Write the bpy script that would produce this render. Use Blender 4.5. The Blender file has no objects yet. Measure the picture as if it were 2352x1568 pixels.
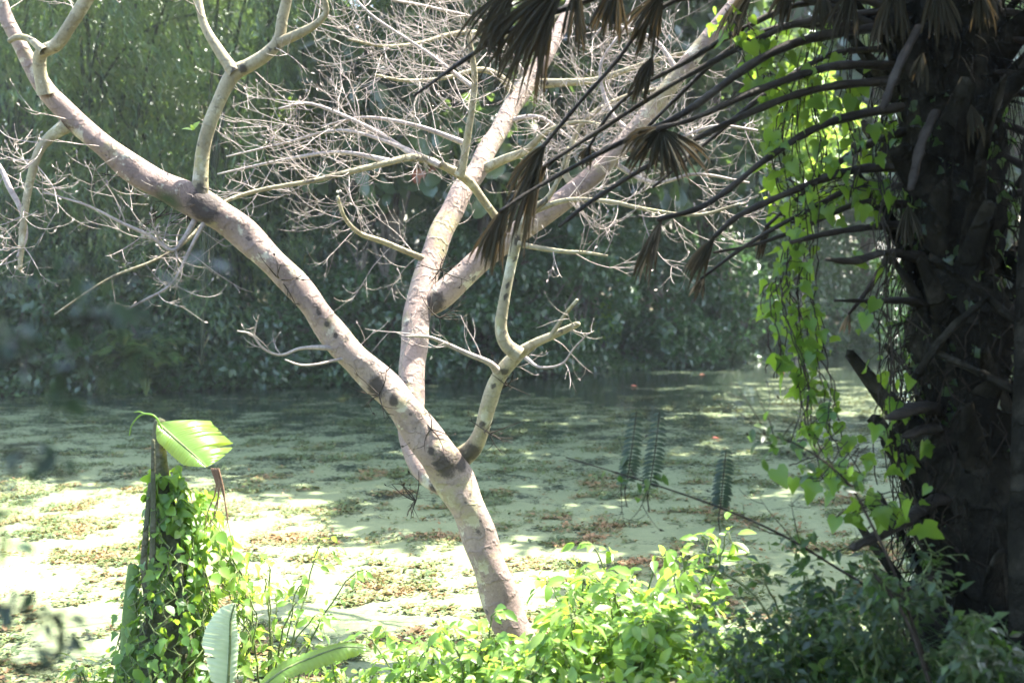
import bpy, math
import numpy as np
from mathutils import Vector
R = math.radians
scene = bpy.context.scene
col = scene.collection

# ------------------------------------------------------------------ camera, light, exposure
CAM = np.array([0.0, 0.0, 3.0])
PITCH = R(4.15)
F = 3231.0                                   # focal length in units of the 2352 px wide photograph
cam_d = bpy.data.cameras.new('camera')
cam = bpy.data.objects.new('camera', cam_d); col.objects.link(cam)
cam.location = CAM; cam.rotation_euler = (R(90) - PITCH, 0, 0)
cam_d.sensor_width = 36.0; cam_d.lens = 36.0 * F / 2352.0
cam_d.clip_start = 0.1; cam_d.clip_end = 2000
cam_d.dof.use_dof = True; cam_d.dof.focus_distance = 10.0; cam_d.dof.aperture_fstop = 1.9
scene.camera = cam
SUN = np.array([0.41, 0.22, 0.89]); SUN /= np.linalg.norm(SUN)
sun_d = bpy.data.lights.new('sun', 'SUN'); sun = bpy.data.objects.new('sun', sun_d); col.objects.link(sun)
sun_d.energy = 4.2; sun_d.angle = R(0.5); sun_d.color = (1.0, 0.96, 0.88)
sun.rotation_euler = Vector(-SUN).to_track_quat('-Z', 'Y').to_euler(); sun.location = (6, 2, 30)
world = bpy.data.worlds.new('World'); scene.world = world; world.use_nodes = True
wn = world.node_tree.nodes; wl = world.node_tree.links
sky = wn.new('ShaderNodeTexSky'); sky.sky_type = 'NISHITA'; sky.sun_disc = False
sky.sun_elevation = math.asin(SUN[2]); sky.sun_rotation = math.atan2(SUN[0], SUN[1])
sky.air_density = 1.0; sky.dust_density = 2.0
wl.new(sky.outputs[0], wn['Background'].inputs[0]); wn['Background'].inputs[1].default_value = 0.15
scene.view_settings.view_transform = 'Standard'; scene.view_settings.look = 'None'
scene.view_settings.exposure = 3.08; scene.view_settings.gamma = 1.0
scene.render.engine = 'CYCLES'
scene.cycles.max_bounces = 6; scene.cycles.diffuse_bounces = 3; scene.cycles.glossy_bounces = 2
scene.cycles.transmission_bounces = 3; scene.cycles.caustics_reflective = False; scene.cycles.caustics_refractive = False
scene.cycles.sample_clamp_indirect = 6.0

FWD = np.array([0, math.cos(PITCH), -math.sin(PITCH)]); UP = np.array([0, math.sin(PITCH), math.cos(PITCH)]); RT = np.array([1.0, 0, 0])
def at(px, py, d):
    """world point seen at photo position (2352 x 1568 grid) at distance d along the view"""
    return CAM + d * (FWD + RT * (px - 1176) / F - UP * (py - 784) / F)
rng = np.random.default_rng(11)

# ------------------------------------------------------------------ mesh tools
def norm(v): return v / np.maximum(np.linalg.norm(v, axis=-1, keepdims=True), 1e-9)
class MB:
    def __init__(s): s.v = []; s.q = []; s.t = []; s.a = []; s.n = 0
    def add(s, v, q, tint=0.5, along=0.0):
        v = np.asarray(v, float).reshape(-1, 3); m = len(v)
        s.v.append(v); s.q.append(np.asarray(q, int).reshape(-1, 4) + s.n)
        s.t.append(np.broadcast_to(np.asarray(tint, float), (m,)).copy()); s.a.append(np.broadcast_to(np.asarray(along, float), (m,)).copy())
        s.n += m
    def build(s, name, mat, parent=None, smooth=True):
        me = bpy.data.meshes.new(name)
        v = np.concatenate(s.v); q = np.concatenate(s.q)
        o = bpy.data.objects.new(name, me); col.objects.link(o)
        if parent is not None:
            o.parent = parent; v = v - np.array(parent_loc(parent))
        me.vertices.add(len(v)); me.vertices.foreach_set('co', v.ravel())
        me.loops.add(q.size); me.loops.foreach_set('vertex_index', q.ravel())
        me.polygons.add(len(q)); me.polygons.foreach_set('loop_start', np.arange(0, q.size, 4))
        me.polygons.foreach_set('use_smooth', np.full(len(q), smooth))
        for nm, arr in (('tint', s.t), ('along', s.a)):
            at_ = me.attributes.new(nm, 'FLOAT', 'POINT'); at_.data.foreach_set('value', np.concatenate(arr))
        me.update(calc_edges=True); me.validate()
        me.materials.append(mat)
        return o
def parent_loc(o):
    l = Vector((0, 0, 0))
    while o is not None: l = l + o.location; o = o.parent
    return l
def tag(o, label=None, cat=None, group=None, kind=None):
    if label: o['label'] = label
    if cat: o['category'] = cat
    if group: o['group'] = group
    if kind: o['kind'] = kind
    return o
def thing(name, loc, label, cat, group=None):
    o = bpy.data.objects.new(name, None); col.objects.link(o); o.location = tuple(loc); o.empty_display_size = 0.2
    return tag(o, label, cat, group)
def copy_tree(o, loc, rz, sc, label, parent=None):
    c = o.copy(); col.objects.link(c)
    if parent is None:
        c.location = tuple(loc); c.rotation_euler = (0, 0, rz); c.scale = sc; c['label'] = label
    else: c.parent = parent
    for ch in list(o.children): copy_tree(ch, None, 0, None, None, c)
    return c

def catmull(P, n):
    P = np.asarray(P, float)
    if len(P) < 3:
        t = np.linspace(0, 1, n)[:, None]; return P[0] * (1 - t) + P[-1] * t
    Q = np.vstack([2 * P[0] - P[1], P, 2 * P[-1] - P[-2]]); k = len(P) - 1
    u = np.linspace(0, k - 1e-6, n); i = u.astype(int); f = (u - i)[:, None]
    a, b, c, d = Q[i], Q[i + 1], Q[i + 2], Q[i + 3]
    return 0.5 * (2 * b + (c - a) * f + (2 * a - 5 * b + 4 * c - d) * f ** 2 + (3 * b - a - 3 * c + d) * f ** 3)
def tube(mb, P, rad, seg=8, tint=0.5, flat=1.0, rough=0.0, cap=True, flatdir=None, seed=0):
    P = np.asarray(P, float); n = len(P); rad = np.broadcast_to(np.asarray(rad, float), (n,))
    T = norm(np.gradient(P, axis=0))
    N = np.zeros_like(P); ref = np.array([0, 0, 1.0]) if flatdir is None else np.asarray(flatdir, float)
    a = np.cross(T[0], ref)
    if np.linalg.norm(a) < 1e-3: a = np.cross(T[0], [1.0, 0.1, 0])
    N[0] = norm(a)
    for i in range(1, n):
        v = N[i - 1] - T[i] * np.dot(N[i - 1], T[i]); N[i] = norm(v)
    B = np.cross(T, N)
    th = np.linspace(0, 2 * np.pi, seg, endpoint=False)
    L = np.concatenate([[0], np.cumsum(np.linalg.norm(np.diff(P, axis=0), axis=1))])
    rr = np.ones((n, seg))
    if rough > 0:
        r_ = np.random.default_rng(seed + 7)
        for k in range(7):
            fa = r_.integers(0, 4); fl = r_.uniform(1.5, 14); rr += rough * r_.normal(0, .42) * np.cos(fa * th[None] + fl * L[:, None] + r_.uniform(0, 6))
    V = P[:, None] + (N[:, None] * np.cos(th)[None, :, None] + flat * B[:, None] * np.sin(th)[None, :, None]) * rad[:, None, None] * rr[..., None]
    i = np.arange(n - 1)[:, None]; j = np.arange(seg)[None]; j2 = (j + 1) % seg
    q = np.stack([i * seg + j, i * seg + j2, (i + 1) * seg + j2, (i + 1) * seg + j], -1).reshape(-1, 4)
    V = V.reshape(-1, 3); al = np.repeat(L, seg); tt = np.broadcast_to(np.asarray(tint, float), (n,)).repeat(seg)
    if cap:
        tip = P[-1] + T[-1] * rad[-1] * 0.6; b = (n - 1) * seg
        V = np.vstack([V, tip]); al = np.append(al, L[-1]); tt = np.append(tt, tt[-1]); c = len(V) - 1
        q = np.vstack([q, [[b + k, b + (k + 1) % seg, c, c] for k in range(seg)]]) if False else q
        # close with quads (two segments each)
        if seg % 2 == 0:
            q = np.vstack([q, [[b + k, b + k + 1, b + (k + 2) % seg, c] for k in range(0, seg, 2)]])
    mb.add(V, q, tt, al)

def leaf_t(rows, w=1.0, fold=0.15, droop=0.15):
    V = []
    for r in rows:
        tc, ts, hw = (r[0], r[0], r[1]) if len(r) == 2 else r
        z = -droop * tc * tc
        V += [(-hw * w, ts, z + fold * hw * w), (0, tc, z), (hw * w, ts, z + fold * hw * w)]
    q = []
    for i in range(len(rows) - 1):
        a = 3 * i; q += [[a, a + 1, a + 4, a + 3], [a + 1, a + 2, a + 5, a + 4]]
    return np.array(V, float), np.array(q)
BLADE = leaf_t([(0, .15), (.35, 1), (1, .03)], .055, .3, .35)
OVAL = leaf_t([(0, .08), (.45, 1), (1, .04)], .27, .3, .2)
OVALF = leaf_t([(0, .05), (.2, .75), (.5, 1), (.8, .62), (1, .03)], .25, .35, .3)
ROUND = leaf_t([(0, .12), (.25, .7), (.6, 1), (.88, .7), (1, .1)], .34, .25, .2)
HEART = leaf_t([(0, -.16, .22), (.1, -.04, .46), (.38, .3, .5), (.7, .66, .27), (1, 1, .02)], .95, .3, .25)
LOBED = leaf_t([(0, -.1, .24), (.06, .06, .44), (.2, .3, .54), (.42, .42, .3), (.75, .72, .2), (1, 1, .02)], .95, .4, .35)
GRASS = leaf_t([(0, .8), (.35, 1), (.7, .7), (1, .03)], .02, .3, .5)

def scatter(mb, tpl, pos, ydir, nrm, size, tint, wid=None):
    V, q = tpl; N = len(pos)
    y = norm(ydir); x = norm(np.cross(y, nrm)); z = np.cross(x, y)
    s = np.broadcast_to(np.asarray(size, float), (N,))
    sx = s if wid is None else s * wid
    W = pos[:, None] + sx[:, None, None] * V[None, :, :1] * x[:, None] + s[:, None, None] * (V[None, :, 1:2] * y[:, None] + V[None, :, 2:3] * z[:, None])
    k = len(V); Q = (q[None] + (np.arange(N) * k)[:, None, None]).reshape(-1, 4)
    mb.add(W.reshape(-1, 3), Q, np.repeat(np.broadcast_to(tint, (N,)), k))
def rvec(n, r=None): return norm((r or rng).normal(size=(n, 3)))

def crown(mb, c, rad, n, tpl, size, clumps=14, spread=.35, up=.6, droop=.5, tint=(0, 1), shell=.6, zmin=None, r=None):
    """leaves gathered in clumps through an uneven crown volume"""
    r = r or rng
    c = np.asarray(c, float); rad = np.asarray(rad, float)
    d = rvec(clumps, r); cc = d * (r.uniform(0, 1, (clumps, 1)) ** .45) * (1 - spread * .4)
    wgt = r.uniform(.5, 1.5, clumps); k = r.choice(clumps, n, p=wgt / wgt.sum())
    dd = rvec(n, r); rr = r.uniform(0, 1, (n, 1)) ** (1 / 3.0) * (1 - shell) + shell * r.uniform(.75, 1.05, (n, 1))
    cs = r.uniform(.65, 1.35, (clumps, 1)) * spread
    p = cc[k] + dd * rr * cs[k]
    pos = c + p * rad
    if zmin is not None:
        m = pos[:, 2] > zmin; pos = pos[m]; dd = dd[m]; k = k[m]; n = len(pos)
    nr = norm(dd + np.array([0, 0, up * 1.6]) + .6 * rvec(n, r))
    yd = norm(rvec(n, r) + dd * .7 + np.array([0, 0, -droop]))
    tb = r.uniform(0, 1, clumps)
    t = np.clip(tint[0] + (tint[1] - tint[0]) * (.5 * tb[k] + .5 * r.uniform(0, 1, n)), 0, 1)
    scatter(mb, tpl, pos, yd, nr, size * r.uniform(.6, 1.25, n), t)
    return c + cc * rad

# ------------------------------------------------------------------ materials
def new_mat(name):
    m = bpy.data.materials.new(name); m.use_nodes = True; m.node_tree.nodes.clear()
    return m, m.node_tree.nodes, m.node_tree.links
def N_(n, typ, **kw):
    o = n.new(typ)
    for k, v in kw.items(): setattr(o, k, v)
    return o
def ramp(n, l, fac, stops):
    r_ = n.new('ShaderNodeValToRGB'); e = r_.color_ramp.elements
    while len(e) < len(stops): e.new(0.5)
    for i, (p, c) in enumerate(stops):
        e[i].position = p; e[i].color = (*c, 1) if len(c) == 3 else c
    l.new(fac, r_.inputs[0]); return r_.outputs[0]
def noise(n, l, scale, vec=None, detail=4, rough=.55):
    t = n.new('ShaderNodeTexNoise'); t.inputs['Scale'].default_value = scale; t.inputs['Detail'].default_value = detail; t.inputs['Roughness'].default_value = rough
    if vec is not None: l.new(vec, t.inputs['Vector'])
    return t.outputs[0]
def mix(n, l, f, a, b):
    m = n.new('ShaderNodeMix'); m.data_type = 'RGBA'
    if isinstance(f, (int, float)): m.inputs[0].default_value = f
    else: l.new(f, m.inputs[0])
    for s, i in ((a, 6), (b, 7)):
        if isinstance(s, tuple): m.inputs[i].default_value = (*s, 1)
        else: l.new(s, m.inputs[i])
    return m.outputs[2]
def math_(n, l, op, a, b=0.0):
    m = n.new('ShaderNodeMath'); m.operation = op
    for s, i in ((a, 0), (b, 1)):
        if isinstance(s, (int, float)): m.inputs[i].default_value = s
        else: l.new(s, m.inputs[i])
    return m.outputs[0]
def leaf_mat(name, stops, trans=(.2, .4, .05), tf=.4, rough=.45, spec=.5):
    m, n, l = new_mat(name)
    a = N_(n, 'ShaderNodeAttribute', attribute_name='tint')
    c = ramp(n, l, a.outputs['Fac'], stops)
    geo = n.new('ShaderNodeNewGeometry'); nz = noise(n, l, 9.0, geo.outputs['Position'], 2)
    c = mix(n, l, math_(n, l, 'MULTIPLY', nz, .45), c, (.02, .03, .01))
    p = n.new('ShaderNodeBsdfPrincipled'); l.new(c, p.inputs['Base Color'])
    p.inputs['Roughness'].default_value = rough; p.inputs['Specular IOR Level'].default_value = spec
    t = n.new('ShaderNodeBsdfTranslucent')
    l.new(mix(n, l, .6, c, trans), t.inputs['Color'])
    ms = n.new('ShaderNodeMixShader'); ms.inputs[0].default_value = tf
    l.new(p.outputs[0], ms.inputs[1]); l.new(t.outputs[0], ms.inputs[2])
    o = n.new('ShaderNodeOutputMaterial'); l.new(ms.outputs[0], o.inputs[0]); return m
def bark_mat(name, c1, c2, c3, lichen=None, band=22.0, rough=.75, bump=.25, scale=3.0, spec=.25):
    m, n, l = new_mat(name)
    tc = n.new('ShaderNodeTexCoord'); P = tc.outputs['Object']
    al = N_(n, 'ShaderNodeAttribute', attribute_name='along').outputs['Fac']
    c = ramp(n, l, noise(n, l, scale, P, 6, .6), [(.3, c1), (.5, c2), (.72, c3)])
    # growth rings across the stem
    cx = n.new('ShaderNodeCombineXYZ'); l.new(al, cx.inputs[0])
    b = math_(n, l, 'ADD', math_(n, l, 'MULTIPLY', al, band), math_(n, l, 'MULTIPLY', noise(n, l, 6, P, 3), 9.0))
    s = math_(n, l, 'SINE', b); s = math_(n, l, 'POWER', math_(n, l, 'ABSOLUTE', s), 14.0)
    c = mix(n, l, math_(n, l, 'MULTIPLY', s, .22), c, tuple(x * .4 for x in c1))
    fine = noise(n, l, 45, P, 5, .65)
    c = mix(n, l, math_(n, l, 'MULTIPLY', ramp(n, l, fine, [(.48, (0, 0, 0)), (.7, (1, 1, 1))]), .35), c, tuple(x * .35 for x in c1))
    if lichen:
        msk = ramp(n, l, noise(n, l, 5.5, P, 6, .7), [(.57, (0, 0, 0)), (.63, (1, 1, 1))])
        c = mix(n, l, math_(n, l, 'MULTIPLY', msk, .7), c, lichen[0])
        msk = ramp(n, l, noise(n, l, 2.7, P, 5, .7), [(.56, (0, 0, 0)), (.64, (1, 1, 1))])
        c = mix(n, l, math_(n, l, 'MULTIPLY', msk, .55), c, lichen[1])
        spot = ramp(n, l, noise(n, l, 12, P, 3, .5), [(.64, (0, 0, 0)), (.7, (1, 1, 1))])
        c = mix(n, l, math_(n, l, 'MULTIPLY', spot, .75), c, (.03, .025, .025))
        ta = N_(n, 'ShaderNodeAttribute', attribute_name='tint').outputs['Fac']
        wound = ramp(n, l, math_(n, l, 'ADD', ta, math_(n, l, 'MULTIPLY', noise(n, l, 24, P, 5, .75), .95)), [(.72, (0, 0, 0)), (1.0, (1, 1, 1))])
        c = mix(n, l, math_(n, l, 'MULTIPLY', wound, .85), c, (.022, .017, .014))
    p = n.new('ShaderNodeBsdfPrincipled'); l.new(c, p.inputs['Base Color']); p.inputs['Roughness'].default_value = rough; p.inputs['Specular IOR Level'].default_value = spec
    bm = n.new('ShaderNodeBump'); bm.inputs['Strength'].default_value = bump; bm.inputs['Distance'].default_value = .02
    l.new(math_(n, l, 'ADD', fine, s), bm.inputs['Height']); l.new(bm.outputs[0], p.inputs['Normal'])
    o = n.new('ShaderNodeOutputMaterial'); l.new(p.outputs[0], o.inputs[0]); return m

M = {}
M['bare_bark'] = bark_mat('bare_bark', (.135, .095, .078), (.225, .165, .135), (.3, .235, .185), ((.46, .43, .32), (.25, .22, .1)), 17, scale=1.6, bump=.33)
M['bough_bark'] = bark_mat('bough_bark', (.15, .125, .08), (.24, .205, .125), (.31, .27, .17), ((.4, .38, .28), (.27, .25, .1)), 21, scale=2.4)
M['twig'] = bark_mat('twig_bark', (.2, .16, .14), (.3, .25, .215), (.4, .345, .29), None, 60, .7, .1, 8)
M['dark_twig'] = bark_mat('dark_twig', (.018, .014, .01), (.035, .028, .02), (.06, .05, .036), None, 40, spec=.08)
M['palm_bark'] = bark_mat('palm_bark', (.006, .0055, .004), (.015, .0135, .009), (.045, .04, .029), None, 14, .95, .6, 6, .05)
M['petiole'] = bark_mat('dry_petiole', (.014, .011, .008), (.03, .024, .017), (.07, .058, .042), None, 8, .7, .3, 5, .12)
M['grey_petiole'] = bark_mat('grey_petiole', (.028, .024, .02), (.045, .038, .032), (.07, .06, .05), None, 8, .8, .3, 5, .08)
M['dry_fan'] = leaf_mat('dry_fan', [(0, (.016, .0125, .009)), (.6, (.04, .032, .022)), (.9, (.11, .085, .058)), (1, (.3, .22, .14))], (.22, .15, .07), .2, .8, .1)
M['bank_bark'] = bark_mat('bank_bark', (.06, .05, .04), (.12, .1, .08), (.2, .17, .13), None, 10)
M['culm'] = bark_mat('bamboo_culm', (.02, .028, .012), (.035, .045, .02), (.06, .065, .03), None, 9, .4, .1)
M['bamboo'] = leaf_mat('bamboo_leaf', [(0, (.045, .09, .034)), (.55, (.09, .16, .05)), (.93, (.16, .23, .07)), (1, (.24, .18, .06))], (.3, .46, .09), .45, .3, .7)
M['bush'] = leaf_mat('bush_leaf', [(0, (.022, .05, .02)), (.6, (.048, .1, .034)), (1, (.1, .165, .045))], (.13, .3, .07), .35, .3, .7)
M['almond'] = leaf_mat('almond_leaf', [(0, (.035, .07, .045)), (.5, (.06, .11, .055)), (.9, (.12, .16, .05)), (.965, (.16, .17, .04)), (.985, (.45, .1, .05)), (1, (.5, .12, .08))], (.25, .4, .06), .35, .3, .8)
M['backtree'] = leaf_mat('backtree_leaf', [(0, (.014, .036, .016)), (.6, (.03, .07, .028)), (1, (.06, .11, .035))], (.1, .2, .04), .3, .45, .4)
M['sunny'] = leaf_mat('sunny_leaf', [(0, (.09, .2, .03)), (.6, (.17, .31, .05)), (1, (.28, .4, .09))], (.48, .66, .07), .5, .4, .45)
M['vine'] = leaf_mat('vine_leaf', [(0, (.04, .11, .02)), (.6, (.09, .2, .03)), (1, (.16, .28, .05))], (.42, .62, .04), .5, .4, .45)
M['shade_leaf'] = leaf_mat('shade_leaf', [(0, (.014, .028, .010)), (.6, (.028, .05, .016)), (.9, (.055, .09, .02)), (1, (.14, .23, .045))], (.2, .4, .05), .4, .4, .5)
M['spray'] = leaf_mat('spray_leaf', [(0, (.02, .035, .026)), (1, (.05, .075, .04))], (.08, .14, .04), .25, .5, .4)
M['grass'] = leaf_mat('grass_blade', [(0, (.025, .055, .018)), (.7, (.05, .1, .03)), (1, (.1, .15, .05))], (.15, .3, .05), .35, .5, .3)
M['banana'] = leaf_mat('banana_leaf', [(0, (.1, .22, .05)), (1, (.16, .3, .07))], (.8, .85, .1), .6, .3, .5)
M['sucker'] = leaf_mat('sucker_leaf', [(0, (.46, .55, .34)), (1, (.58, .64, .44))], (.75, .85, .5), .4, .35, .5)
M['green_stem'] = bark_mat('green_stem', (.07, .1, .03), (.12, .15, .05), (.16, .17, .08), None, 30)
M['stump'] = bark_mat('stump_fibre', (.025, .03, .015), (.06, .065, .03), (.12, .1, .06), None, 6, .85, .5, 5)
M['floater'] = leaf_mat('floating_fern', [(0, (.07, .11, .04)), (.3, (.14, .19, .05)), (.5, (.2, .14, .06)), (.75, (.3, .17, .08)), (1, (.4, .22, .1))], (.3, .25, .08), .2, .6, .3)
M['redleaf'] = leaf_mat('red_leaf', [(0, (.4, .06, .04)), (1, (.55, .2, .12))], (.6, .1, .05), .25, .5, .4)

def ground_mat():
    m, n, l = new_mat('soil'); tc = n.new('ShaderNodeTexCoord')
    c = ramp(n, l, noise(n, l, 2.2, tc.outputs['Object'], 8, .65), [(.3, (.025, .02, .013)), (.55, (.06, .05, .028)), (.75, (.05, .075, .025))])
    p = n.new('ShaderNodeBsdfPrincipled'); l.new(c, p.inputs['Base Color']); p.inputs['Roughness'].default_value = .95
    b = n.new('ShaderNodeBump'); b.inputs['Strength'].default_value = .6; b.inputs['Distance'].default_value = .05
    l.new(noise(n, l, 14, tc.outputs['Object'], 6), b.inputs['Height']); l.new(b.outputs[0], p.inputs['Normal'])
    o = n.new('ShaderNodeOutputMaterial'); l.new(p.outputs[0], o.inputs[0]); return m
def water_mat():
    """still pond under a skin of duckweed with open dark streaks"""
    m, n, l = new_mat('duckweed_water'); tc = n.new('ShaderNodeTexCoord'); P = tc.outputs['Object']
    big = noise(n, l, .22, P, 4, .6); mid = noise(n, l, 1.5, P, 6, .68); fine = noise(n, l, 16, P, 5, .75); dots = noise(n, l, 70, P, 2, .7)
    c = ramp(n, l, mid, [(.3, (.125, .15, .07)), (.5, (.195, .22, .105)), (.7, (.265, .285, .155))])
    c = mix(n, l, math_(n, l, 'MULTIPLY', ramp(n, l, fine, [(.42, (1, 1, 1)), (.6, (0, 0, 0))]), .7), c, (.11, .14, .065))
    c = mix(n, l, math_(n, l, 'MULTIPLY', ramp(n, l, dots, [(.55, (0, 0, 0)), (.75, (1, 1, 1))]), .5), c, (.4, .42, .26))
    sx = n.new('ShaderNodeSeparateXYZ'); l.new(P, sx.inputs[0])
    mr = n.new('ShaderNodeMapRange'); l.new(sx.outputs[1], mr.inputs[0])
    mr.inputs[1].default_value = 12; mr.inputs[2].default_value = 30; mr.inputs[3].default_value = -.06; mr.inputs[4].default_value = .12
    op = math_(n, l, 'ADD', math_(n, l, 'ADD', math_(n, l, 'MULTIPLY', mid, .5), math_(n, l, 'MULTIPLY', fine, .42)), math_(n, l, 'MULTIPLY', big, .25))
    op = math_(n, l, 'ADD', op, mr.outputs[0])
    f = ramp(n, l, op, [(.585, (0, 0, 0)), (.645, (1, 1, 1))])
    p = n.new('ShaderNodeBsdfPrincipled'); l.new(c, p.inputs['Base Color']); p.inputs['Roughness'].default_value = .5; p.inputs['Specular IOR Level'].default_value = .35
    b = n.new('ShaderNodeBump'); b.inputs['Strength'].default_value = .5; b.inputs['Distance'].default_value = .006
    l.new(fine, b.inputs['Height']); l.new(b.outputs[0], p.inputs['Normal'])
    w = n.new('ShaderNodeBsdfPrincipled'); w.inputs['Base Color'].default_value = (.018, .026, .018, 1); w.inputs['Roughness'].default_value = .12
    ms = n.new('ShaderNodeMixShader'); l.new(f, ms.inputs[0]); l.new(p.outputs[0], ms.inputs[1]); l.new(w.outputs[0], ms.inputs[2])
    o = n.new('ShaderNodeOutputMaterial'); l.new(ms.outputs[0], o.inputs[0]); return m

# ------------------------------------------------------------------ setting: ground and pond
EX = np.array([-60, -20, -7.5, 0.2, 10.5, 22, 60.0]); EY = np.array([22, 23.5, 27.7, 30.8, 38.5, 44, 48.0])
def far_edge(x): return np.interp(x, EX, EY)
def near_edge(x): return 8.7 + .9 * np.exp(-((x - .4) / 1.1) ** 2) + .25 * np.sin(x * 1.3) + .15 * np.sin(x * 3.1)
def ground_z(x, y):
    ny, fy = near_edge(x), far_edge(x)
    hr = np.interp(x, [-6, -2, 0, 2, 5], [.3, .4, .6, .95, 1.2])
    a = np.clip((ny - y) / 3.2, -.35, 1); near = np.where(a > 0, hr * (1 - (1 - a) ** 1.7) + .0 * a, a * 1.5)
    b = np.clip((y - fy) / 5.0, -.35, 1); far = np.where(b > 0, 1.6 * b, b * 1.5)
    return np.maximum(np.maximum(near, far), -.5)
gx = np.concatenate([np.linspace(-400, -40, 10)[:-1], np.linspace(-40, -8, 30)[:-1], np.linspace(-8, 8, 90)[:-1], np.linspace(8, 40, 30)[:-1], np.linspace(40, 400, 10)])
gy = np.concatenate([np.linspace(-300, -10, 8)[:-1], np.linspace(-10, 12, 110)[:-1], np.linspace(12, 50, 60)[:-1], np.linspace(50, 700, 12)])
GX, GY = np.meshgrid(gx, gy); GZ = ground_z(GX, GY) + np.where(np.abs(GX) < 60, rng.normal(0, .02, GX.shape), 0)
mb = MB(); nx, ny_ = len(gx), len(gy)
ii, jj = np.meshgrid(np.arange(ny_ - 1), np.arange(nx - 1), indexing='ij'); b0 = ii * nx + jj
mb.add(np.stack([GX, GY, GZ], -1).reshape(-1, 3), np.stack([b0, b0 + 1, b0 + nx + 1, b0 + nx], -1).reshape(-1, 4))
tag(mb.build('ground', ground_mat()), kind='structure')
mb = MB(); mb.add([(-60, 7, 0), (60, 7, 0), (60, 49, 0), (-60, 49, 0)], [[0, 1, 2, 3]])
tag(mb.build('pond_water', water_mat()), kind='structure')

# ------------------------------------------------------------------ floating ferns (uncountable) and single red leaves
def vnoise(x, y, seed):
    r = np.random.default_rng(seed); o = np.zeros_like(x)
    for k in range(26):
        f = 3.1 * 1.13 ** k; a = r.uniform(0, 6.28); o += np.cos(f * (x * np.cos(a) + y * np.sin(a)) + r.uniform(0, 6.28)) / (1 + .06 * k)
    return o / 3.6
mb = MB(); n = 800000
y = 9 + 18 * rng.uniform(0, 1, n) ** 1.3; x = rng.uniform(-.55, .55, n) * y
v = vnoise(x, y, 3); v2 = vnoise(x, y, 5)
thr = np.interp(y, [9, 13, 17, 22, 29], [.72, .66, .68, .8, 1.0])
m = (v + rng.normal(0, .33, n) > thr) & (y > near_edge(x) + .05) & (y < far_edge(x) - .3)
x, y, v2 = x[m], y[m], v2[m]; n = len(x); print('floaters', n)
red = np.clip(.36 + .3 * v2 - .055 * np.maximum(y - 14, 0) + rng.normal(0, .2, n), 0, 1)
a = rng.uniform(0, 6.28, n); el = rng.uniform(.1, .9, n)
yd = np.stack([np.cos(a) * np.cos(el), np.sin(a) * np.cos(el), np.sin(el)], 1)
pos = np.stack([x, y, rng.uniform(.004, .02, n)], 1)
scatter(mb, leaf_t([(0, .3), (.5, 1), (1, .2)], .4, .3, .3), pos, yd, np.tile([0, 0, 1.0], (n, 1)) + .2 * rvec(n), .037 * rng.uniform(.5, 1.5, n), red)
tag(mb.build('floating_fern', M['floater']), kind='stuff', label='small red brown and green floating ferns in patches on the duckweed', cat='water plants')
for k, (px, py, lab) in enumerate([(1608, 862, 'pale pink dead leaf floating near the shaded far bank'), (1790, 856, 'red fallen leaf floating left of the hanging vine'), (2075, 835, 'orange fallen leaf floating beside the dark palm trunk'), (1450, 888, 'dark red fallen leaf floating right of the forked branch'), (1636, 1008, 'reddish fallen leaf floating right of the tall fern fronds')]):
    d = 3.0 / ((py - 550) / F); p = at(px, py, d); p[2] = .02; mb = MB()
    scatter(mb, ROUND, p[None], np.array([[.9, .3, .1]]), np.array([[0, -.2, 1.0]]), np.array([.13]), np.array([rng.uniform(.3, 1)]))
    tag(mb.build('fallen_leaf', M['redleaf']), lab, 'leaf', 'fallen leaves on the pond')

# ------------------------------------------------------------------ the bare tree
TD = 10.0
troot = at(1195, 1505, 10.2)
tree = thing('bare_tree', troot, 'pale leafless tree leaning over the pond with wide spreading limbs', 'tree')
def px_path(pts, d0, d1, wob=0.0, seed=0):
    """traced stem: photo positions with a radius in photo px, distance running from d0 to d1"""
    n = len(pts); r = np.random.default_rng(seed)
    t = np.linspace(0, 1, n); d = d0 + (d1 - d0) * t + wob * np.sin(t * 5 + r.uniform(0, 6)) * t
    P = np.array([at(p[0], p[1], dd) for p, dd in zip(pts, d)]); rad = np.array([p[2] * dd / F for p, dd in zip(pts, d)])
    m = max(8, n * (9 if n > 14 else 5)); return catmull(P, m), np.maximum(catmull(np.stack([rad] * 3, 1), m)[:, 0], .002)
def grow(mb, p, d, L, r0, lev, r, upb=.5):
    """twig that bows outward and turns up at its tip, with side twigs"""
    n = 7; P = [np.array(p)]; d = norm(np.array(d)); kink = rvec(1, r)[0]; kink -= d * np.dot(kink, d)
    for i in range(n):
        t = i / n
        d = norm(d + np.array([0, 0, upb * .28 * (t * 1.6 - .1)]) + .05 * r.normal(size=3) + .14 * kink)
        P.append(P[-1] + d * L / n)
    P = np.array(P); tube(mb, catmull(P, 12 if lev > 0 else 8), np.linspace(r0, max(r0 * .4, .00095), 12 if lev > 0 else 8), 5 if lev > 1 else 4)
    if lev == 0 and r.uniform() < .4: scatter(mb, OVAL, P[-1:], d[None] + [[0, 0, .4]], rvec(1, r), .03, .5)
    if lev > 0:
        k = r.integers(3, 6) if lev > 1 else r.integers(1, 4)
        for j in range(k):
            i = int(r.uniform(.25, 1.0) * n); i = min(max(i, 1), n)
            T = norm(P[i] - P[i - 1]); s = norm(np.cross(T, rvec(1, r)[0])); s[2] *= .6
            grow(mb, P[i], T * r.uniform(.5, .9) + s * r.uniform(.7, 1.1), L * r.uniform(.35, .62), max(r0 * .6, .0013), lev - 1, r, upb)
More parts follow.
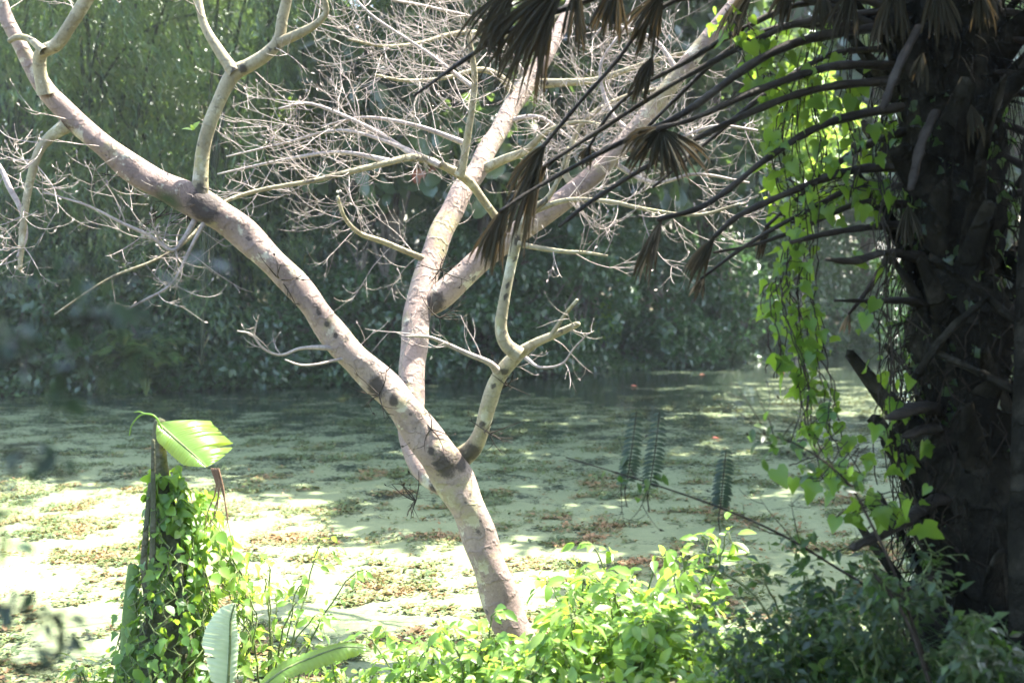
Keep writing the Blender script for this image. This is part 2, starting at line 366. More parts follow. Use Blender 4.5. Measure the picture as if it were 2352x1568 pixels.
SCARS = [(1045, 1075, .13), (1085, 1062, .1), (458, 455, .17), (470, 420, .08), (535, 158, .06), (850, 905, .1), (895, 935, .08), (1000, 715, .11), (735, 735, .05), (752, 762, .05), (770, 790, .04), (985, 1040, .06), (1152, 690, .035), (1162, 640, .03), (1165, 880, .06), (1140, 905, .04), (1105, 990, .05), (1170, 560, .06), (960, 1130, .07), (1240, 165, .05), (1480, 290, .05)]
def scar(V, T):
    """dark wounds and collars: the bark vertex nearest to each traced spot blackens its surroundings"""
    for px, py, s in SCARS:
        d = norm(at(px, py, 10) - CAM); w = V - CAM; t = w @ d; off = np.linalg.norm(w - t[:, None] * d, axis=1)
        near = np.where(off < off.min() + .06)[0]; i = near[np.argmin(t[near])]
        if off[i] > .12: continue
        T[:] = np.maximum(T, np.clip(1.0 - np.linalg.norm((V - V[i]) * [1, 1, .8], axis=1) / (s * 1.05 if s > .09 else s * .75), 0, 1))
stems = {}
def stem(name, pts, d0, d1, wob=0, seg=12, rough=.05, tw=0, twl=.5, seed=0, mat=None, tmin=.25, lev=2, side=None):
    P, r = px_path(pts, d0, d1, wob, seed); mb = MB(); r = r * (.86 if name == 'trunk' else .93) * (1 if name != 'branch' else 1 + .4 * np.exp(-np.arange(len(r)) / 3.5)); tube(mb, P, r, seg + 6, tint=0.0, rough=rough, seed=seed)
    if r.max() > .025: scar(mb.v[0], mb.t[0])
    o = mb.build(name, M[mat or ('bough_bark' if name == 'branch' else 'bare_bark')], tree)
    if tw:
        rr = np.random.default_rng(100 + seed)
        for k in range(max(3, int(tw * .9))):
            tm = MB()
            i = int(rr.uniform(tmin, .99) * (len(P) - 2)) + 1; T = norm(P[i] - P[i - 1]); s = norm(np.cross(T, rvec(1, rr)[0]))
            if side is not None: s = norm(s + np.array(side))
            grow(tm, P[i], T * .5 + s, twl * rr.uniform(.55, 1.5), min(r[i] * .4, .0042), lev, rr)
            tm.build('twig', M['twig'], o)
    return P, r
S = stem
S('trunk', [(1205, 1540, 58), (1185, 1480, 53), (1155, 1390, 49), (1120, 1280, 46), (1085, 1185, 47), (1045, 1105, 52), (1005, 1045, 53), (955, 975, 46), (900, 905, 43), (845, 855, 41), (795, 805, 39), (748, 745, 37), (705, 680, 36), (655, 625, 36), (595, 568, 38), (540, 520, 41), (480, 482, 43), (420, 452, 41), (360, 422, 38), (300, 385, 35), (240, 335, 31), (180, 285, 28), (135, 240, 29), (105, 205, 25), (72, 150, 21), (40, 90, 20), (15, 40, 18), (-5, -20, 17), (-40, -120, 15), (-80, -260, 11), (-90, -400, 6)], 10.2, 9.3, 0, 20, .1, 10, .35, 1, tmin=.3, lev=1)
S('limb', [(1055, 1140, 14), (1005, 1112, 24), (964, 1062, 29), (948, 1010, 31), (943, 930, 31), (946, 850, 32), (955, 765, 34), (966, 690, 35), (980, 625, 31), (1002, 560, 30), (1032, 500, 29), (1062, 440, 27), (1092, 395, 25), (1118, 345, 24), (1152, 290, 22), (1187, 230, 23), (1225, 172, 22), (1262, 110, 19), (1290, 60, 17), (1312, 15, 16), (1340, -60, 14), (1390, -190, 10), (1400, -330, 6)], 10.08, 13.1, 0, 18, .05, 14, .5, 2, tmin=.4)
S('limb', [(958, 722, 16), (975, 706, 27), (1012, 680, 33), (1060, 637, 31), (1110, 592, 30), (1160, 556, 28), (1220, 512, 28), (1290, 462, 27), (1350, 415, 26), (1400, 365, 24), (1450, 308, 22), (1500, 245, 22), (1560, 170, 21), (1625, 90, 20), (1690, 10, 19), (1750, -60, 17), (1860, -200, 12), (1920, -360, 7)], 11.0, 11.3, 0, 16, .06, 16, .55, 3, tmin=.3)
S('limb', mat='bough_bark', pts=[(1025, 1075, 30), (1058, 1052, 27), (1088, 1025, 23), (1107, 985, 20), (1122, 930, 19), (1142, 872, 18), (1175, 828, 19), (1222, 792, 12), (1270, 770, 10), (1318, 748, 8), (1328, 744, 6)], d0=10.15, d1=9.6, seg=14, rough=.06, tw=6, twl=.3, seed=4, tmin=.3, lev=1)
S('branch', [(1192, 815, 15), (1162, 790, 15), (1150, 750, 14), (1158, 690, 14), (1172, 620, 13), (1185, 560, 13), (1196, 520, 11), (1228, 478, 9), (1260, 452, 7), (1290, 395, 6), (1305, 340, 5)], 9.65, 9.5, 0, 12, .05, 5, .5, 5, tmin=.5)
S('branch', [(1190, 560, 6), (1240, 570, 6), (1300, 578, 5), (1345, 580, 4), (1395, 588, 3)], 9.5, 9.3, 0, 8, .03, 9, .35, 6, tmin=.1, side=(0, 0, .6))
S('branch', [(1215, 490, 6), (1300, 460, 6), (1400, 463, 5), (1480, 480, 5), (1600, 494, 4), (1700, 468, 3)], 9.6, 9.0, 0, 8, .03, 14, .4, 7, tmin=.1)
S('branch', [(105, 215, 15), (92, 160, 16), (95, 122, 17), (130, 102, 16), (160, 60, 15), (195, 5, 17), (230, -60, 16), (290, -190, 11), (300, -340, 6)], 9.45, 9.0, 0, 12, .05, 5, .35, 8)
S('branch', [(100, 118, 9), (70, 92, 8), (42, 85, 8), (20, 95, 6)], 9.25, 9.3, 0, 8, .03)
S('branch', [(150, 290, 14), (112, 318, 12), (86, 355, 11), (66, 430, 10), (55, 500, 9), (48, 580, 7), (46, 618, 5)], 9.5, 9.4, 0, 10, .06, 9, .45, 9, tmin=.2)
S('branch', [(458, 480, 22), (460, 420, 18), (465, 350, 17), (480, 290, 17), (505, 230, 17), (535, 172, 20), (575, 148, 18), (612, 124, 17), (640, 92, 15), (650, 40, 14), (660, -5, 13), (672, -70, 12), (690, -200, 9), (660, -340, 5)], 9.7, 9.4, 0, 14, .05, 5, .4, 10, tmin=.25)
S('branch', [(540, 168, 12), (500, 112, 12), (470, 60, 11), (456, 0, 10), (448, -70, 10), (465, -200, 7), (440, -330, 4)], 9.55, 9.7, 0, 10, .04, 3, .35, 11)
S('branch', [(640, 98, 10), (690, 76, 11), (725, 56, 9), (748, 30, 8), (746, 0, 7), (735, -50, 6), (700, -150, 4)], 9.5, 9.3, 0, 10, .04, 12, .5, 12)
S('branch', [(1175, 545, 9), (1140, 500, 10), (1110, 460, 10), (1082, 422, 11), (1055, 400, 12), (1020, 382, 10), (985, 369, 10), (940, 362, 9), (890, 374, 8), (800, 395, 7), (720, 415, 6), (600, 436, 5), (520, 462, 5), (480, 500, 5), (420, 560, 4), (350, 600, 3.5), (250, 640, 3), (125, 722, 2.2)], 11.1, 9.6, .05, 10, .03, 26, .5, 13, tmin=.2, side=(0, 0, .35))
S('branch', [(1056, 402, 10), (1065, 370, 9), (1076, 300, 9), (1086, 240, 8), (1090, 180, 8), (1085, 130, 7), (1075, 70, 6)], 10.66, 10.4, 0, 10, .04, 14, .6, 14, side=(-.4, 0, .1))
S('branch', [(1003, 600, 9), (985, 598, 9), (940, 580, 7), (880, 555, 7), (825, 535, 6), (792, 500, 5), (775, 452, 4)], 11.3, 10.7, 0, 8, .03, 13, .4, 15, tmin=.2)
S('branch', [(1190, 225, 9), (1150, 178, 8), (1100, 160, 7), (1020, 180, 5), (930, 185, 4), (860, 172, 3)], 12.2, 11.4, 0, 8, .03, 16, .55, 16, tmin=.15)
S('branch', [(1238, 192, 10), (1300, 190, 9), (1370, 184, 8), (1420, 168, 7), (1500, 140, 5), (1580, 120, 4)], 12.3, 11.6, 0, 8, .03, 16, .55, 17, tmin=.15)
S('branch', [(1310, 20, 9), (1200, 78, 7), (1060, 75, 6), (960, 100, 5), (880, 106, 4), (800, 90, 3)], 12.75, 11.6, .1, 8, .03, 18, .6, 18, tmin=.2)
S('branch', [(1330, 440, 9), (1300, 400, 8), (1310, 340, 7), (1350, 270, 6), (1440, 220, 5), (1540, 200, 4)], 11.2, 11.6, 0, 8, .03, 18, .55, 19, tmin=.15)
S('branch', [(1095, 395, 12), (1160, 365, 11), (1210, 345, 10), (1260, 300, 6), (1330, 280, 4), (1400, 290, 3)], 11.78, 11.1, 0, 8, .03, 14, .5, 20, tmin=.2)
S('branch', [(800, 805, 7), (745, 798, 6), (690, 800, 4), (645, 815, 3.4), (605, 800, 3), (578, 768, 2.6), (545, 760, 2)], 9.85, 9.6, 0, 6, .02, 6, .17, 21, tmin=.5, mat='twig', lev=1, side=(0, 0, .6))
S('branch', [(810, 820, 4), (765, 828, 3.5), (730, 836, 3.2), (690, 838, 3), (655, 826, 2)], 9.85, 9.6, 0, 6, .02, mat='twig')
S('branch', [(1140, 850, 8), (1122, 832, 7), (1070, 810, 6), (1010, 783, 5), (975, 772, 4), (930, 772, 3)], 9.8, 9.4, 0, 8, .03, 9, .3, 22, tmin=.2, mat='twig', lev=1, side=(0, 0, .5))
S('branch', [(1208, 822, 4), (1240, 843, 3.2), (1290, 836, 2.8), (1318, 800, 2.4), (1352, 765, 2)], 9.6, 9.3, 0, 6, .02, 4, .2, 23, mat='twig', lev=1)
S('branch', [(1265, 772, 5), (1298, 722, 4.5), (1326, 688, 4)], 9.6, 9.5, 0, 6, .02)
S('branch', [(455, 490, 6), (425, 545, 5.5), (395, 575, 5), (345, 542, 5), (280, 512, 4), (200, 472, 3), (100, 442, 2)], 9.72, 9.5, 0, 8, .03, 14, .35, 24, tmin=.1, mat='twig')
S('branch', [(-40, 340, 6), (0, 385, 6), (22, 432, 7), (46, 478, 6), (60, 540, 5), (40, 590, 4)], 9.6, 9.4, 0, 8, .03, 12, .35, 25, tmin=.1, mat='twig')
S('branch', [(395, 575, 3.5), (470, 650, 3), (560, 690, 2)], 10.4, 10.6, 0, 6, .02) if False else None
S('branch', [(480, 490, 5), (440, 565, 4), (395, 650, 3.5), (330, 690, 3), (265, 725, 2)], 9.7, 9.5, 0, 6, .02, 7, .35, 26, tmin=.1, mat='twig', lev=1, side=(.2, 0, .5))
# the hazy cloud of fine twigs in the middle, carried by thin boughs
for k, pts in enumerate([[(1010, 380, 6), (900, 330, 5), (780, 300, 4), (650, 330, 3), (520, 360, 2)], [(960, 365, 6), (860, 300, 5), (720, 240, 4), (640, 250, 3)], [(900, 372, 6), (780, 350, 5), (640, 370, 4), (500, 400, 2)], [(1070, 330, 6), (960, 290, 5), (840, 270, 4), (740, 290, 2)], [(1085, 200, 5), (980, 120, 4), (860, 40, 3), (800, -20, 3)],
                         [(1160, 280, 6), (1240, 270, 5), (1330, 330, 4), (1440, 360, 3)], [(1450, 310, 6), (1400, 250, 5), (1380, 150, 4), (1440, 60, 3)], [(1560, 170, 6), (1500, 90, 5), (1400, 60, 4), (1360, 90, 3)], [(1400, 370, 6), (1500, 420, 5), (1600, 400, 4), (1720, 420, 3)], [(1420, 345, 6), (1530, 330, 5), (1640, 290, 4), (1740, 300, 3)], [(1210, 180, 6), (1120, 60, 5), (1000, 20, 4), (900, 0, 3)]]):
    S('branch', pts, [10.55, 10.55, 10.5, 10.65, 10.6, 12.06, 11.22, 11.25, 11.2, 11.2, 12.25][k], [10.9, 10.9, 11, 10.8, 11, 11.6, 11.5, 11.6, 11.0, 11.1, 11.6][k], .1, 8, .03, 11, .5, 40 + k, tmin=.15, mat='twig')
rr = np.random.default_rng(5)
for px, py, k in [(955, 1150, 7), (1125, 995, 8), (1165, 885, 8), (1010, 620, 9), (430, 490, 8), (360, 500, 9), (1010, 730, 6), (300, 410, 5), (640, 640, 4), (870, 905, 7), (990, 985, 6)]:
    mb = MB()
    for j in range(k): grow(mb, at(px, py, 9.75 if px < 900 else 9.9), rvec(1, rr)[0] * [1, .6, .7] + [0, -.3, 0], rr.uniform(.12, .25), .005, 1, rr, -.2)
    mb.build('dead_sprig', M['dark_twig'], tree)
mb = MB(); p0 = at(442, 300, 9.5)
scatter(mb, OVALF, np.array([p0, p0, p0]), np.array([[-.8, 0, .3], [.5, 0, .9], [.1, -.5, .6]]), np.array([[.2, -.5, 1.0]] * 3), np.array([.08, .08, .06]), .8)
mb.build('leaf', M['sunny'], tree)

# ------------------------------------------------------------------ far bank: bamboo, almond trees, thicket, back trees
def bamboo(c, H, nc, nl, seed, label):
    r = np.random.default_rng(seed); t = thing('bamboo_clump', c, label, 'bamboo', 'bamboo clumps on the far bank')
    fol = MB(); pos = []; yd = []
    for k in range(nc):
        a = r.uniform(0, 6.28); b = np.array(c) + np.array([np.cos(a), np.sin(a), 0]) * r.uniform(.1, 1.0)
        out = np.array([np.cos(a), np.sin(a) * .8 - .15, 0]); h = H * r.uniform(.65, 1.1)
        P = catmull([b, b + out * .5 + [0, 0, h * .45], b + out * 1.7 + [0, 0, h * .85], b + out * 3.6 + [0, 0, h * .95], b + out * 4.8 + [0, 0, h * .72]], 26)
        cm = MB(); tube(cm, P, np.linspace(.05, .008, 26), 6); cm.build('culm', M['culm'], t)
        m = nl // nc; i = (r.uniform(.12, 1, m) * 25).astype(int)
        off = r.normal(0, 1, (m, 3)) * np.array([.75, .75, .6]); g = r.integers(0, 55, m)
        gc = r.normal(0, .75, (55, 3)); gi = (r.uniform(.1, 1, 55) * 25).astype(int)
        pp = P[gi[g]] + gc[g] + r.normal(0, .22, (m, 3)); pos.append(pp)
        yd.append(norm(off * .75 + out * .3 + gc[g] * .6 + np.array([0, 0, -.5])))
    pos = np.concatenate(pos); yd = np.concatenate(yd); k = pos[:, 2] > .3; pos, yd = pos[k], yd[k]; n = len(pos)
    scatter(fol, BLADE, pos, yd, np.array([0, -.3, 1.0]) + .8 * rvec(n, r), .27 * r.uniform(.6, 1.25, n), r.uniform(0, 1, n) ** 1.15)
    fol.build('foliage', M['bamboo'], t)
def gz(x, y): return float(ground_z(np.array(x), np.array(y)))
for i, (px, d, H, lab) in enumerate([(20, 28.5, 10, 'drooping bamboo at the left edge behind the bare tree limb'), (230, 30, 11.5, 'tall feathery bamboo behind the forked upper left limb'), (420, 29, 10.5, 'dense dark green bamboo behind the upright middle branch'), (620, 31, 11.5, 'bamboo with pale lit tips right of the upright forked branch'), (-220, 29.5, 11, 'bamboo clump just past the left edge of the pond view'), (330, 33, 14, 'tallest bamboo standing furthest back on the left bank')]):
    p = at(px, 800, d); bamboo((p[0], p[1], gz(p[0], p[1])), H, 11, 21000, 200 + i, lab)

def tree_(name, c, H, blobs, nleaf, tpl, size, mat, label, cat, group, seed, tint=(0, 1), tr=.16, clumps=16, up=.5, droop=.5, spread=.35):
    r = np.random.default_rng(seed); t = thing(name, c, label, cat, group); c = np.array(c, float)
    fol = MB(); wood = MB(); top = c + np.array([r.normal(0, .3), r.normal(0, .3), H * .8])
    P = catmull([c - [0, 0, .2], c + (top - c) * .4 + r.normal(0, .15, 3), top], 14); tube(wood, P, np.linspace(tr, tr * .35, 14), 8, rough=.08)
    tot = sum(b[1][0] * b[1][2] for b in blobs)
    for bo, br in blobs:
        cc = crown(fol, c + np.array(bo), br, int(nleaf * br[0] * br[2] / tot), tpl, size, clumps, spread, up, droop, tint, r=r, zmin=.1)
        for q in cc[:9]:
            i = r.integers(4, 13); tube(wood, catmull([P[i], (P[i] + q) / 2 + [0, 0, .25], q], 8), np.linspace(tr * .4, .015, 8), 5)
    wood.build('trunk', M['bank_bark'], t); fol.build('crown', M[mat], t); return t
for i, (px, d, H, bl, lab) in enumerate([
    (900, 30.5, 9, [((-.6, -.8, 6.3), (2.2, 1.6, 1.5)), ((.8, -1.2, 4.6), (2.0, 1.6, 1.3)), ((.9, 0, 7.4), (1.5, 1.5, 1.1))], 'broad leaved tree with olive leaves behind the fine twig cloud'),
    (1130, 33, 10, [((0, -1, 5.2), (2.2, 1.6, 1.6)), ((-.6, -.6, 7.8), (2.1, 1.7, 1.5)), ((.9, -.5, 9), (1.8, 1.5, 1.3))], 'large leaved tree with scattered red leaves behind the upright limb'),
    (1380, 33.5, 10, [((-.5, -1.2, 4.2), (2.1, 1.5, 1.4)), ((.5, -.5, 6.5), (2.3, 1.8, 1.5)), ((0, 0, 9), (2.3, 1.8, 1.4))], 'large leaved tree behind the hanging dead palm fans'),
    (1640, 35.5, 10, [((0, -1.2, 4.3), (2.2, 1.5, 1.6)), ((.4, -.5, 7), (2.3, 1.8, 1.6)), ((-.4, 0, 9.5), (2.3, 1.8, 1.4))], 'large leaved tree behind the long palm leaf stalks'),
    (1990, 39, 11, [((0, -1, 4.5), (2.6, 1.7, 1.8)), ((-.4, -.4, 7.6), (2.6, 2, 1.8)), ((.6, 0, 10), (2.5, 2, 1.5))], 'large leaved tree seen between the vine and the palm trunk'),
    (2330, 37, 11, [((0, -1, 5), (2.6, 1.7, 2)), ((-.4, -.4, 8.4), (2.6, 2, 1.8))], 'large leaved tree at the right edge behind the palm trunk')]):
    p = at(px, 800, d); tree_('broadleaf_tree', (p[0], p[1], gz(p[0], p[1])), H, bl, 2900, ROUND, .46, 'almond', lab, 'tree', 'broad leaved trees on the far bank', 300 + i, clumps=13, up=.25, droop=.75, spread=.42)
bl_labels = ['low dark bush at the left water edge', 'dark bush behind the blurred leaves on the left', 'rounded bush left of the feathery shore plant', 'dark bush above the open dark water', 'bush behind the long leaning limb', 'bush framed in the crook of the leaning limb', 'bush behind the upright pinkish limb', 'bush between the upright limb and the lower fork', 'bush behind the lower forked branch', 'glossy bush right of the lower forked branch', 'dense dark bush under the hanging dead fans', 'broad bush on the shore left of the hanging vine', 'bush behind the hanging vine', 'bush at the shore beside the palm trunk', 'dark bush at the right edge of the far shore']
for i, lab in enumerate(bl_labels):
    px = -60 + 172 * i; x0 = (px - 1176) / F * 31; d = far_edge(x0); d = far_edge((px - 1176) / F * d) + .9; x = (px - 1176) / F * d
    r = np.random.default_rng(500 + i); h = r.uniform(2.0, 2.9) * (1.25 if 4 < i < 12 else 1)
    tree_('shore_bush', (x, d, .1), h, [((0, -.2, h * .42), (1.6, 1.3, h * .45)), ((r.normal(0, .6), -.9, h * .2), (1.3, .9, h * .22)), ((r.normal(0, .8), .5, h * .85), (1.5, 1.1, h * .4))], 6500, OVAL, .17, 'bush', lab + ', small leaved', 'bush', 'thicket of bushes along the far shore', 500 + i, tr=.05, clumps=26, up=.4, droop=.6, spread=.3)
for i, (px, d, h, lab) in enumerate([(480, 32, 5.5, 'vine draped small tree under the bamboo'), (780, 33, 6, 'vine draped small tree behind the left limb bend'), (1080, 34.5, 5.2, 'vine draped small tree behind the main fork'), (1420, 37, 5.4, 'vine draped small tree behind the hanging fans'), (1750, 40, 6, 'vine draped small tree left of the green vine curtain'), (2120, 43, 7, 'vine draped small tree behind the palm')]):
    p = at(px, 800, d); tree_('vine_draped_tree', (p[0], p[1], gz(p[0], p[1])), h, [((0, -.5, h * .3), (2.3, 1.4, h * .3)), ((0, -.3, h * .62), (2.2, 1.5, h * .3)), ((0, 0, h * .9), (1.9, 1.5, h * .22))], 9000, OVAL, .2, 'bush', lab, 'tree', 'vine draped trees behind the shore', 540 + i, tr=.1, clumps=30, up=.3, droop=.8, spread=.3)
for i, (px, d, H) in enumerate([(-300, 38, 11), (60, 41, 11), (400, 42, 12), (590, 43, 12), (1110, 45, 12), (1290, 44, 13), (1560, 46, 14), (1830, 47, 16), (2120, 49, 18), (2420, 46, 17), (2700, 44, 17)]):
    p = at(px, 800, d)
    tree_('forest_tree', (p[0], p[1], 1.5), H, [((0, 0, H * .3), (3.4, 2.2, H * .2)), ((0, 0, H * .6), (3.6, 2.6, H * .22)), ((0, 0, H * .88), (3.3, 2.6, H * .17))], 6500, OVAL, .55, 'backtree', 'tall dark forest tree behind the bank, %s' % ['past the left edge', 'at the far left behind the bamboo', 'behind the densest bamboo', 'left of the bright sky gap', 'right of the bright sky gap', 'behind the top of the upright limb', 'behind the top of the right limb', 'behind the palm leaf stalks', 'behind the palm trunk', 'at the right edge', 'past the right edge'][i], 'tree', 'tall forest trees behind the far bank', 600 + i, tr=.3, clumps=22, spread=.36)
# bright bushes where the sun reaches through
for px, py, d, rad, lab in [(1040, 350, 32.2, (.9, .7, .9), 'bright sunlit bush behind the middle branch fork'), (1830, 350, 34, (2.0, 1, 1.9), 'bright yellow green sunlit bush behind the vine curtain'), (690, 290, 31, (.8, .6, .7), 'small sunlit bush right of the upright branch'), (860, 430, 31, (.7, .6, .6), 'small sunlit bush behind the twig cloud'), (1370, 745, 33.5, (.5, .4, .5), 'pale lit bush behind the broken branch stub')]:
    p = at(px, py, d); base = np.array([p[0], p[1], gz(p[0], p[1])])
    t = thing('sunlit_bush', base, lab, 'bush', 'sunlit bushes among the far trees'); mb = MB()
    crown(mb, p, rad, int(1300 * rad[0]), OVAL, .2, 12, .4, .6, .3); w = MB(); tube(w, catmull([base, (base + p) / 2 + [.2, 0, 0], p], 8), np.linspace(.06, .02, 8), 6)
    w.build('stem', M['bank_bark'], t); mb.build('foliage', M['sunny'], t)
# feathery plant at the shore
def fern_plant(name, base, n, L, mat, label, cat, seed, group=None, tilt=.6, leafl=.16):
    r = np.random.default_rng(seed); t = thing(name, base, label, cat, group); st = MB(); lf = MB()
    for k in range(n):
        a = r.uniform(0, 6.28); out = np.array([np.cos(a), np.sin(a), 0]) * tilt * r.uniform(.4, 1.2); h = L * r.uniform(.6, 1.1)
        P = catmull([base, base + out * h * .4 + [0, 0, h * .6], base + out * h * .9 + [0, 0, h * .95], base + out * h * 1.3 + [0, 0, h * .9]], 14)
        tube(st, P, np.linspace(.012, .003, 14), 4)
        for s in (-1, 1):
            T = norm(np.gradient(P, axis=0)); sd = norm(np.cross(T, [0, 0, 1.0])) * s
            scatter(lf, OVAL, P[3:], sd[3:] + T[3:] * .6, np.tile([0, 0, 1.0], (11, 1)) + .3 * rvec(11, r), leafl * r.uniform(.7, 1.2, 11), r.uniform(0, 1, 11))
    st.build('stems', M['green_stem'], t); lf.build('foliage', M[mat], t); return t
p = at(345, 905, 27.3); fern_plant('shore_plant', np.array([p[0], p[1] - .3, 0.0]), 26, 1.2, 'bamboo', 'feathery light green plant at the water edge on the left', 'plant', 71, leafl=.26)

# ------------------------------------------------------------------ tall trees outside the frame whose crowns shade the pond and the palm
def shade_tree(base, targets, z, label, seed, n=2500, size=.5):
    """crown of boughs high above the water; each bough stands where the sun passes it on the way to a shaded spot"""
    r = np.random.default_rng(seed); t = thing('canopy_tree', base, label, 'tree', 'tall canopy trees around the pond'); base = np.array(base, float)
    wood = MB(); fol = MB(); fork = base + [0, 0, z * .55]
    tube(wood, catmull([base - [0, 0, .3], base + [.2, .1, z * .3], fork], 12), np.linspace(.5, .35, 12), 10, rough=.06)
    for x, y, rad in targets:
        zz = z + r.normal(0, .4); c = np.array([x, y, 0]) + SUN * (zz / SUN[2])
        crown(fol, c, (rad, rad, rad * .45), int(n * rad * rad / 9), OVAL, size, 44, .32, .9, .2, r=r)
        tube(wood, catmull([fork, (fork + c) / 2 + [0, 0, 1.2], c], 12), np.linspace(.2, .04, 12), 6)
    wood.build('trunk', M['bank_bark'], t); fol.build('crown', M['backtree'], t)
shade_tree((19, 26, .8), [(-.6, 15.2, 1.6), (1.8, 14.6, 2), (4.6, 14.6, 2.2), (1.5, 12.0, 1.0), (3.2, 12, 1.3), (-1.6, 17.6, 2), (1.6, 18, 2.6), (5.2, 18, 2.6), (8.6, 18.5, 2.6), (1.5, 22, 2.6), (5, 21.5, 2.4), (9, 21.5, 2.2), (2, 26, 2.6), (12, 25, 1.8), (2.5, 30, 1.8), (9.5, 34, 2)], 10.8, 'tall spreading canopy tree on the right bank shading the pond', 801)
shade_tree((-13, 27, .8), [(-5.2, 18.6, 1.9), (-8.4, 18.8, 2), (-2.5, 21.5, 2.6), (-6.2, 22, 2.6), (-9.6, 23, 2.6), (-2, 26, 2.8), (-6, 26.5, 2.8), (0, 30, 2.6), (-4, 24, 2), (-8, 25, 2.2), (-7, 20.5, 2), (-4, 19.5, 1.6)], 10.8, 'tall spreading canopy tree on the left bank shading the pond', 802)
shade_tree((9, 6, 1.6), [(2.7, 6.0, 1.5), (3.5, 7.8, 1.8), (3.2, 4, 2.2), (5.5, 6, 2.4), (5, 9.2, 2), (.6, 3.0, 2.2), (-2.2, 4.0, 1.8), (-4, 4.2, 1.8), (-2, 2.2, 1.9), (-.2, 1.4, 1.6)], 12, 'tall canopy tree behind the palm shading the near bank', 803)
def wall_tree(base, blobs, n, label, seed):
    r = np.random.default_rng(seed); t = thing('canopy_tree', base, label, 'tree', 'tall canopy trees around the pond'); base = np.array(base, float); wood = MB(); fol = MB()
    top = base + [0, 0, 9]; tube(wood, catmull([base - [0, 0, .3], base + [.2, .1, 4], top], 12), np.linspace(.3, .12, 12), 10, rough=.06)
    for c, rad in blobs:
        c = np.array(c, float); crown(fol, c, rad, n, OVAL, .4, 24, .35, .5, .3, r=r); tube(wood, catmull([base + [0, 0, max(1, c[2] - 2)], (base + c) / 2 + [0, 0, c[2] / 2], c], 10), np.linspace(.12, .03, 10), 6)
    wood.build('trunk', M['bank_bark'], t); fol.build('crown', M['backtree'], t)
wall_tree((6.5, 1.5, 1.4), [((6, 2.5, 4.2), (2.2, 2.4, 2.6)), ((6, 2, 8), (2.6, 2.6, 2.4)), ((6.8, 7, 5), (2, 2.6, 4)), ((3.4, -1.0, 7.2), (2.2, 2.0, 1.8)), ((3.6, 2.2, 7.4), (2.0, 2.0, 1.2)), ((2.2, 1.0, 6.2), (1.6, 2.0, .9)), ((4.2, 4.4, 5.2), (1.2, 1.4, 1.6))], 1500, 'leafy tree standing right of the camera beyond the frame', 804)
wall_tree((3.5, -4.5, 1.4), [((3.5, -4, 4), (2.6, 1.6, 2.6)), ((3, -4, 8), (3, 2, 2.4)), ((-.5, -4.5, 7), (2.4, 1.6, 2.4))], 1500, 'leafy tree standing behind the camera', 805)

# ------------------------------------------------------------------ the palm
PB = at(2225, 1420, 7.0); PB[2] = gz(PB[0], PB[1])
palm = thing('fan_palm', PB, 'dark shaded fan palm with shaggy trunk and drooping dead leaves', 'palm')
PTp = [(2235, 1480, 120), (2228, 1300, 110), (2220, 1000, 112), (2205, 700, 112), (2190, 400, 108), (2175, 150, 118), (2170, -100, 125), (2165, -400, 110)]
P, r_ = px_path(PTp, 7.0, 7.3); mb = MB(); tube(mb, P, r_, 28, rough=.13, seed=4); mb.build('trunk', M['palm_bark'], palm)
rr = np.random.default_rng(77)
for k in range(84):                                              # old leaf bases wound round the trunk
    t = k / 84; i = t * (len(P) - 4); i0 = int(i); c = P[i0] + (P[i0 + 1] - P[i0]) * (i - i0); a = k * 2.4
    out = np.array([np.cos(a), np.sin(a), 0]); side = np.array([-np.sin(a), np.cos(a), 0]); L = rr.uniform(.2, .5)
    b0 = c + out * r_[i0] * .8; sk = rr.choice([-1, 1]) * rr.uniform(.15, .5)
    pth = catmull([b0 - [0, 0, .1], b0 + out * .06 + side * sk * .3 + [0, 0, .1], b0 + out * (.1 + .4 * L) + side * sk * .7 + [0, 0, L]], 8); mb = MB()
    tube(mb, pth, np.linspace(.125, .04, 8) * rr.uniform(.7, 1.2), 8, flat=.28, rough=.2, seed=k, flatdir=out); mb.build('leaf_base', M['palm_bark'], palm)
mb = MB()                                                         # fibre hanging off the trunk
for k in range(800):
    i = rr.integers(2, len(P) - 4); a = rr.uniform(0, 6.28); out = np.array([np.cos(a), np.sin(a), 0]); c = P[i] + out * r_[i] * 1.05
    tube(mb, catmull([c, c + out * rr.uniform(.03, .14) + [0, 0, -.05], c + out * rr.uniform(.03, .16) + rr.normal(0, .04, 3) + [0, 0, -rr.uniform(.12, .4)]], 6), np.linspace(.004, .0015, 6), 4)
mb.build('fibre', M['palm_bark'], palm)
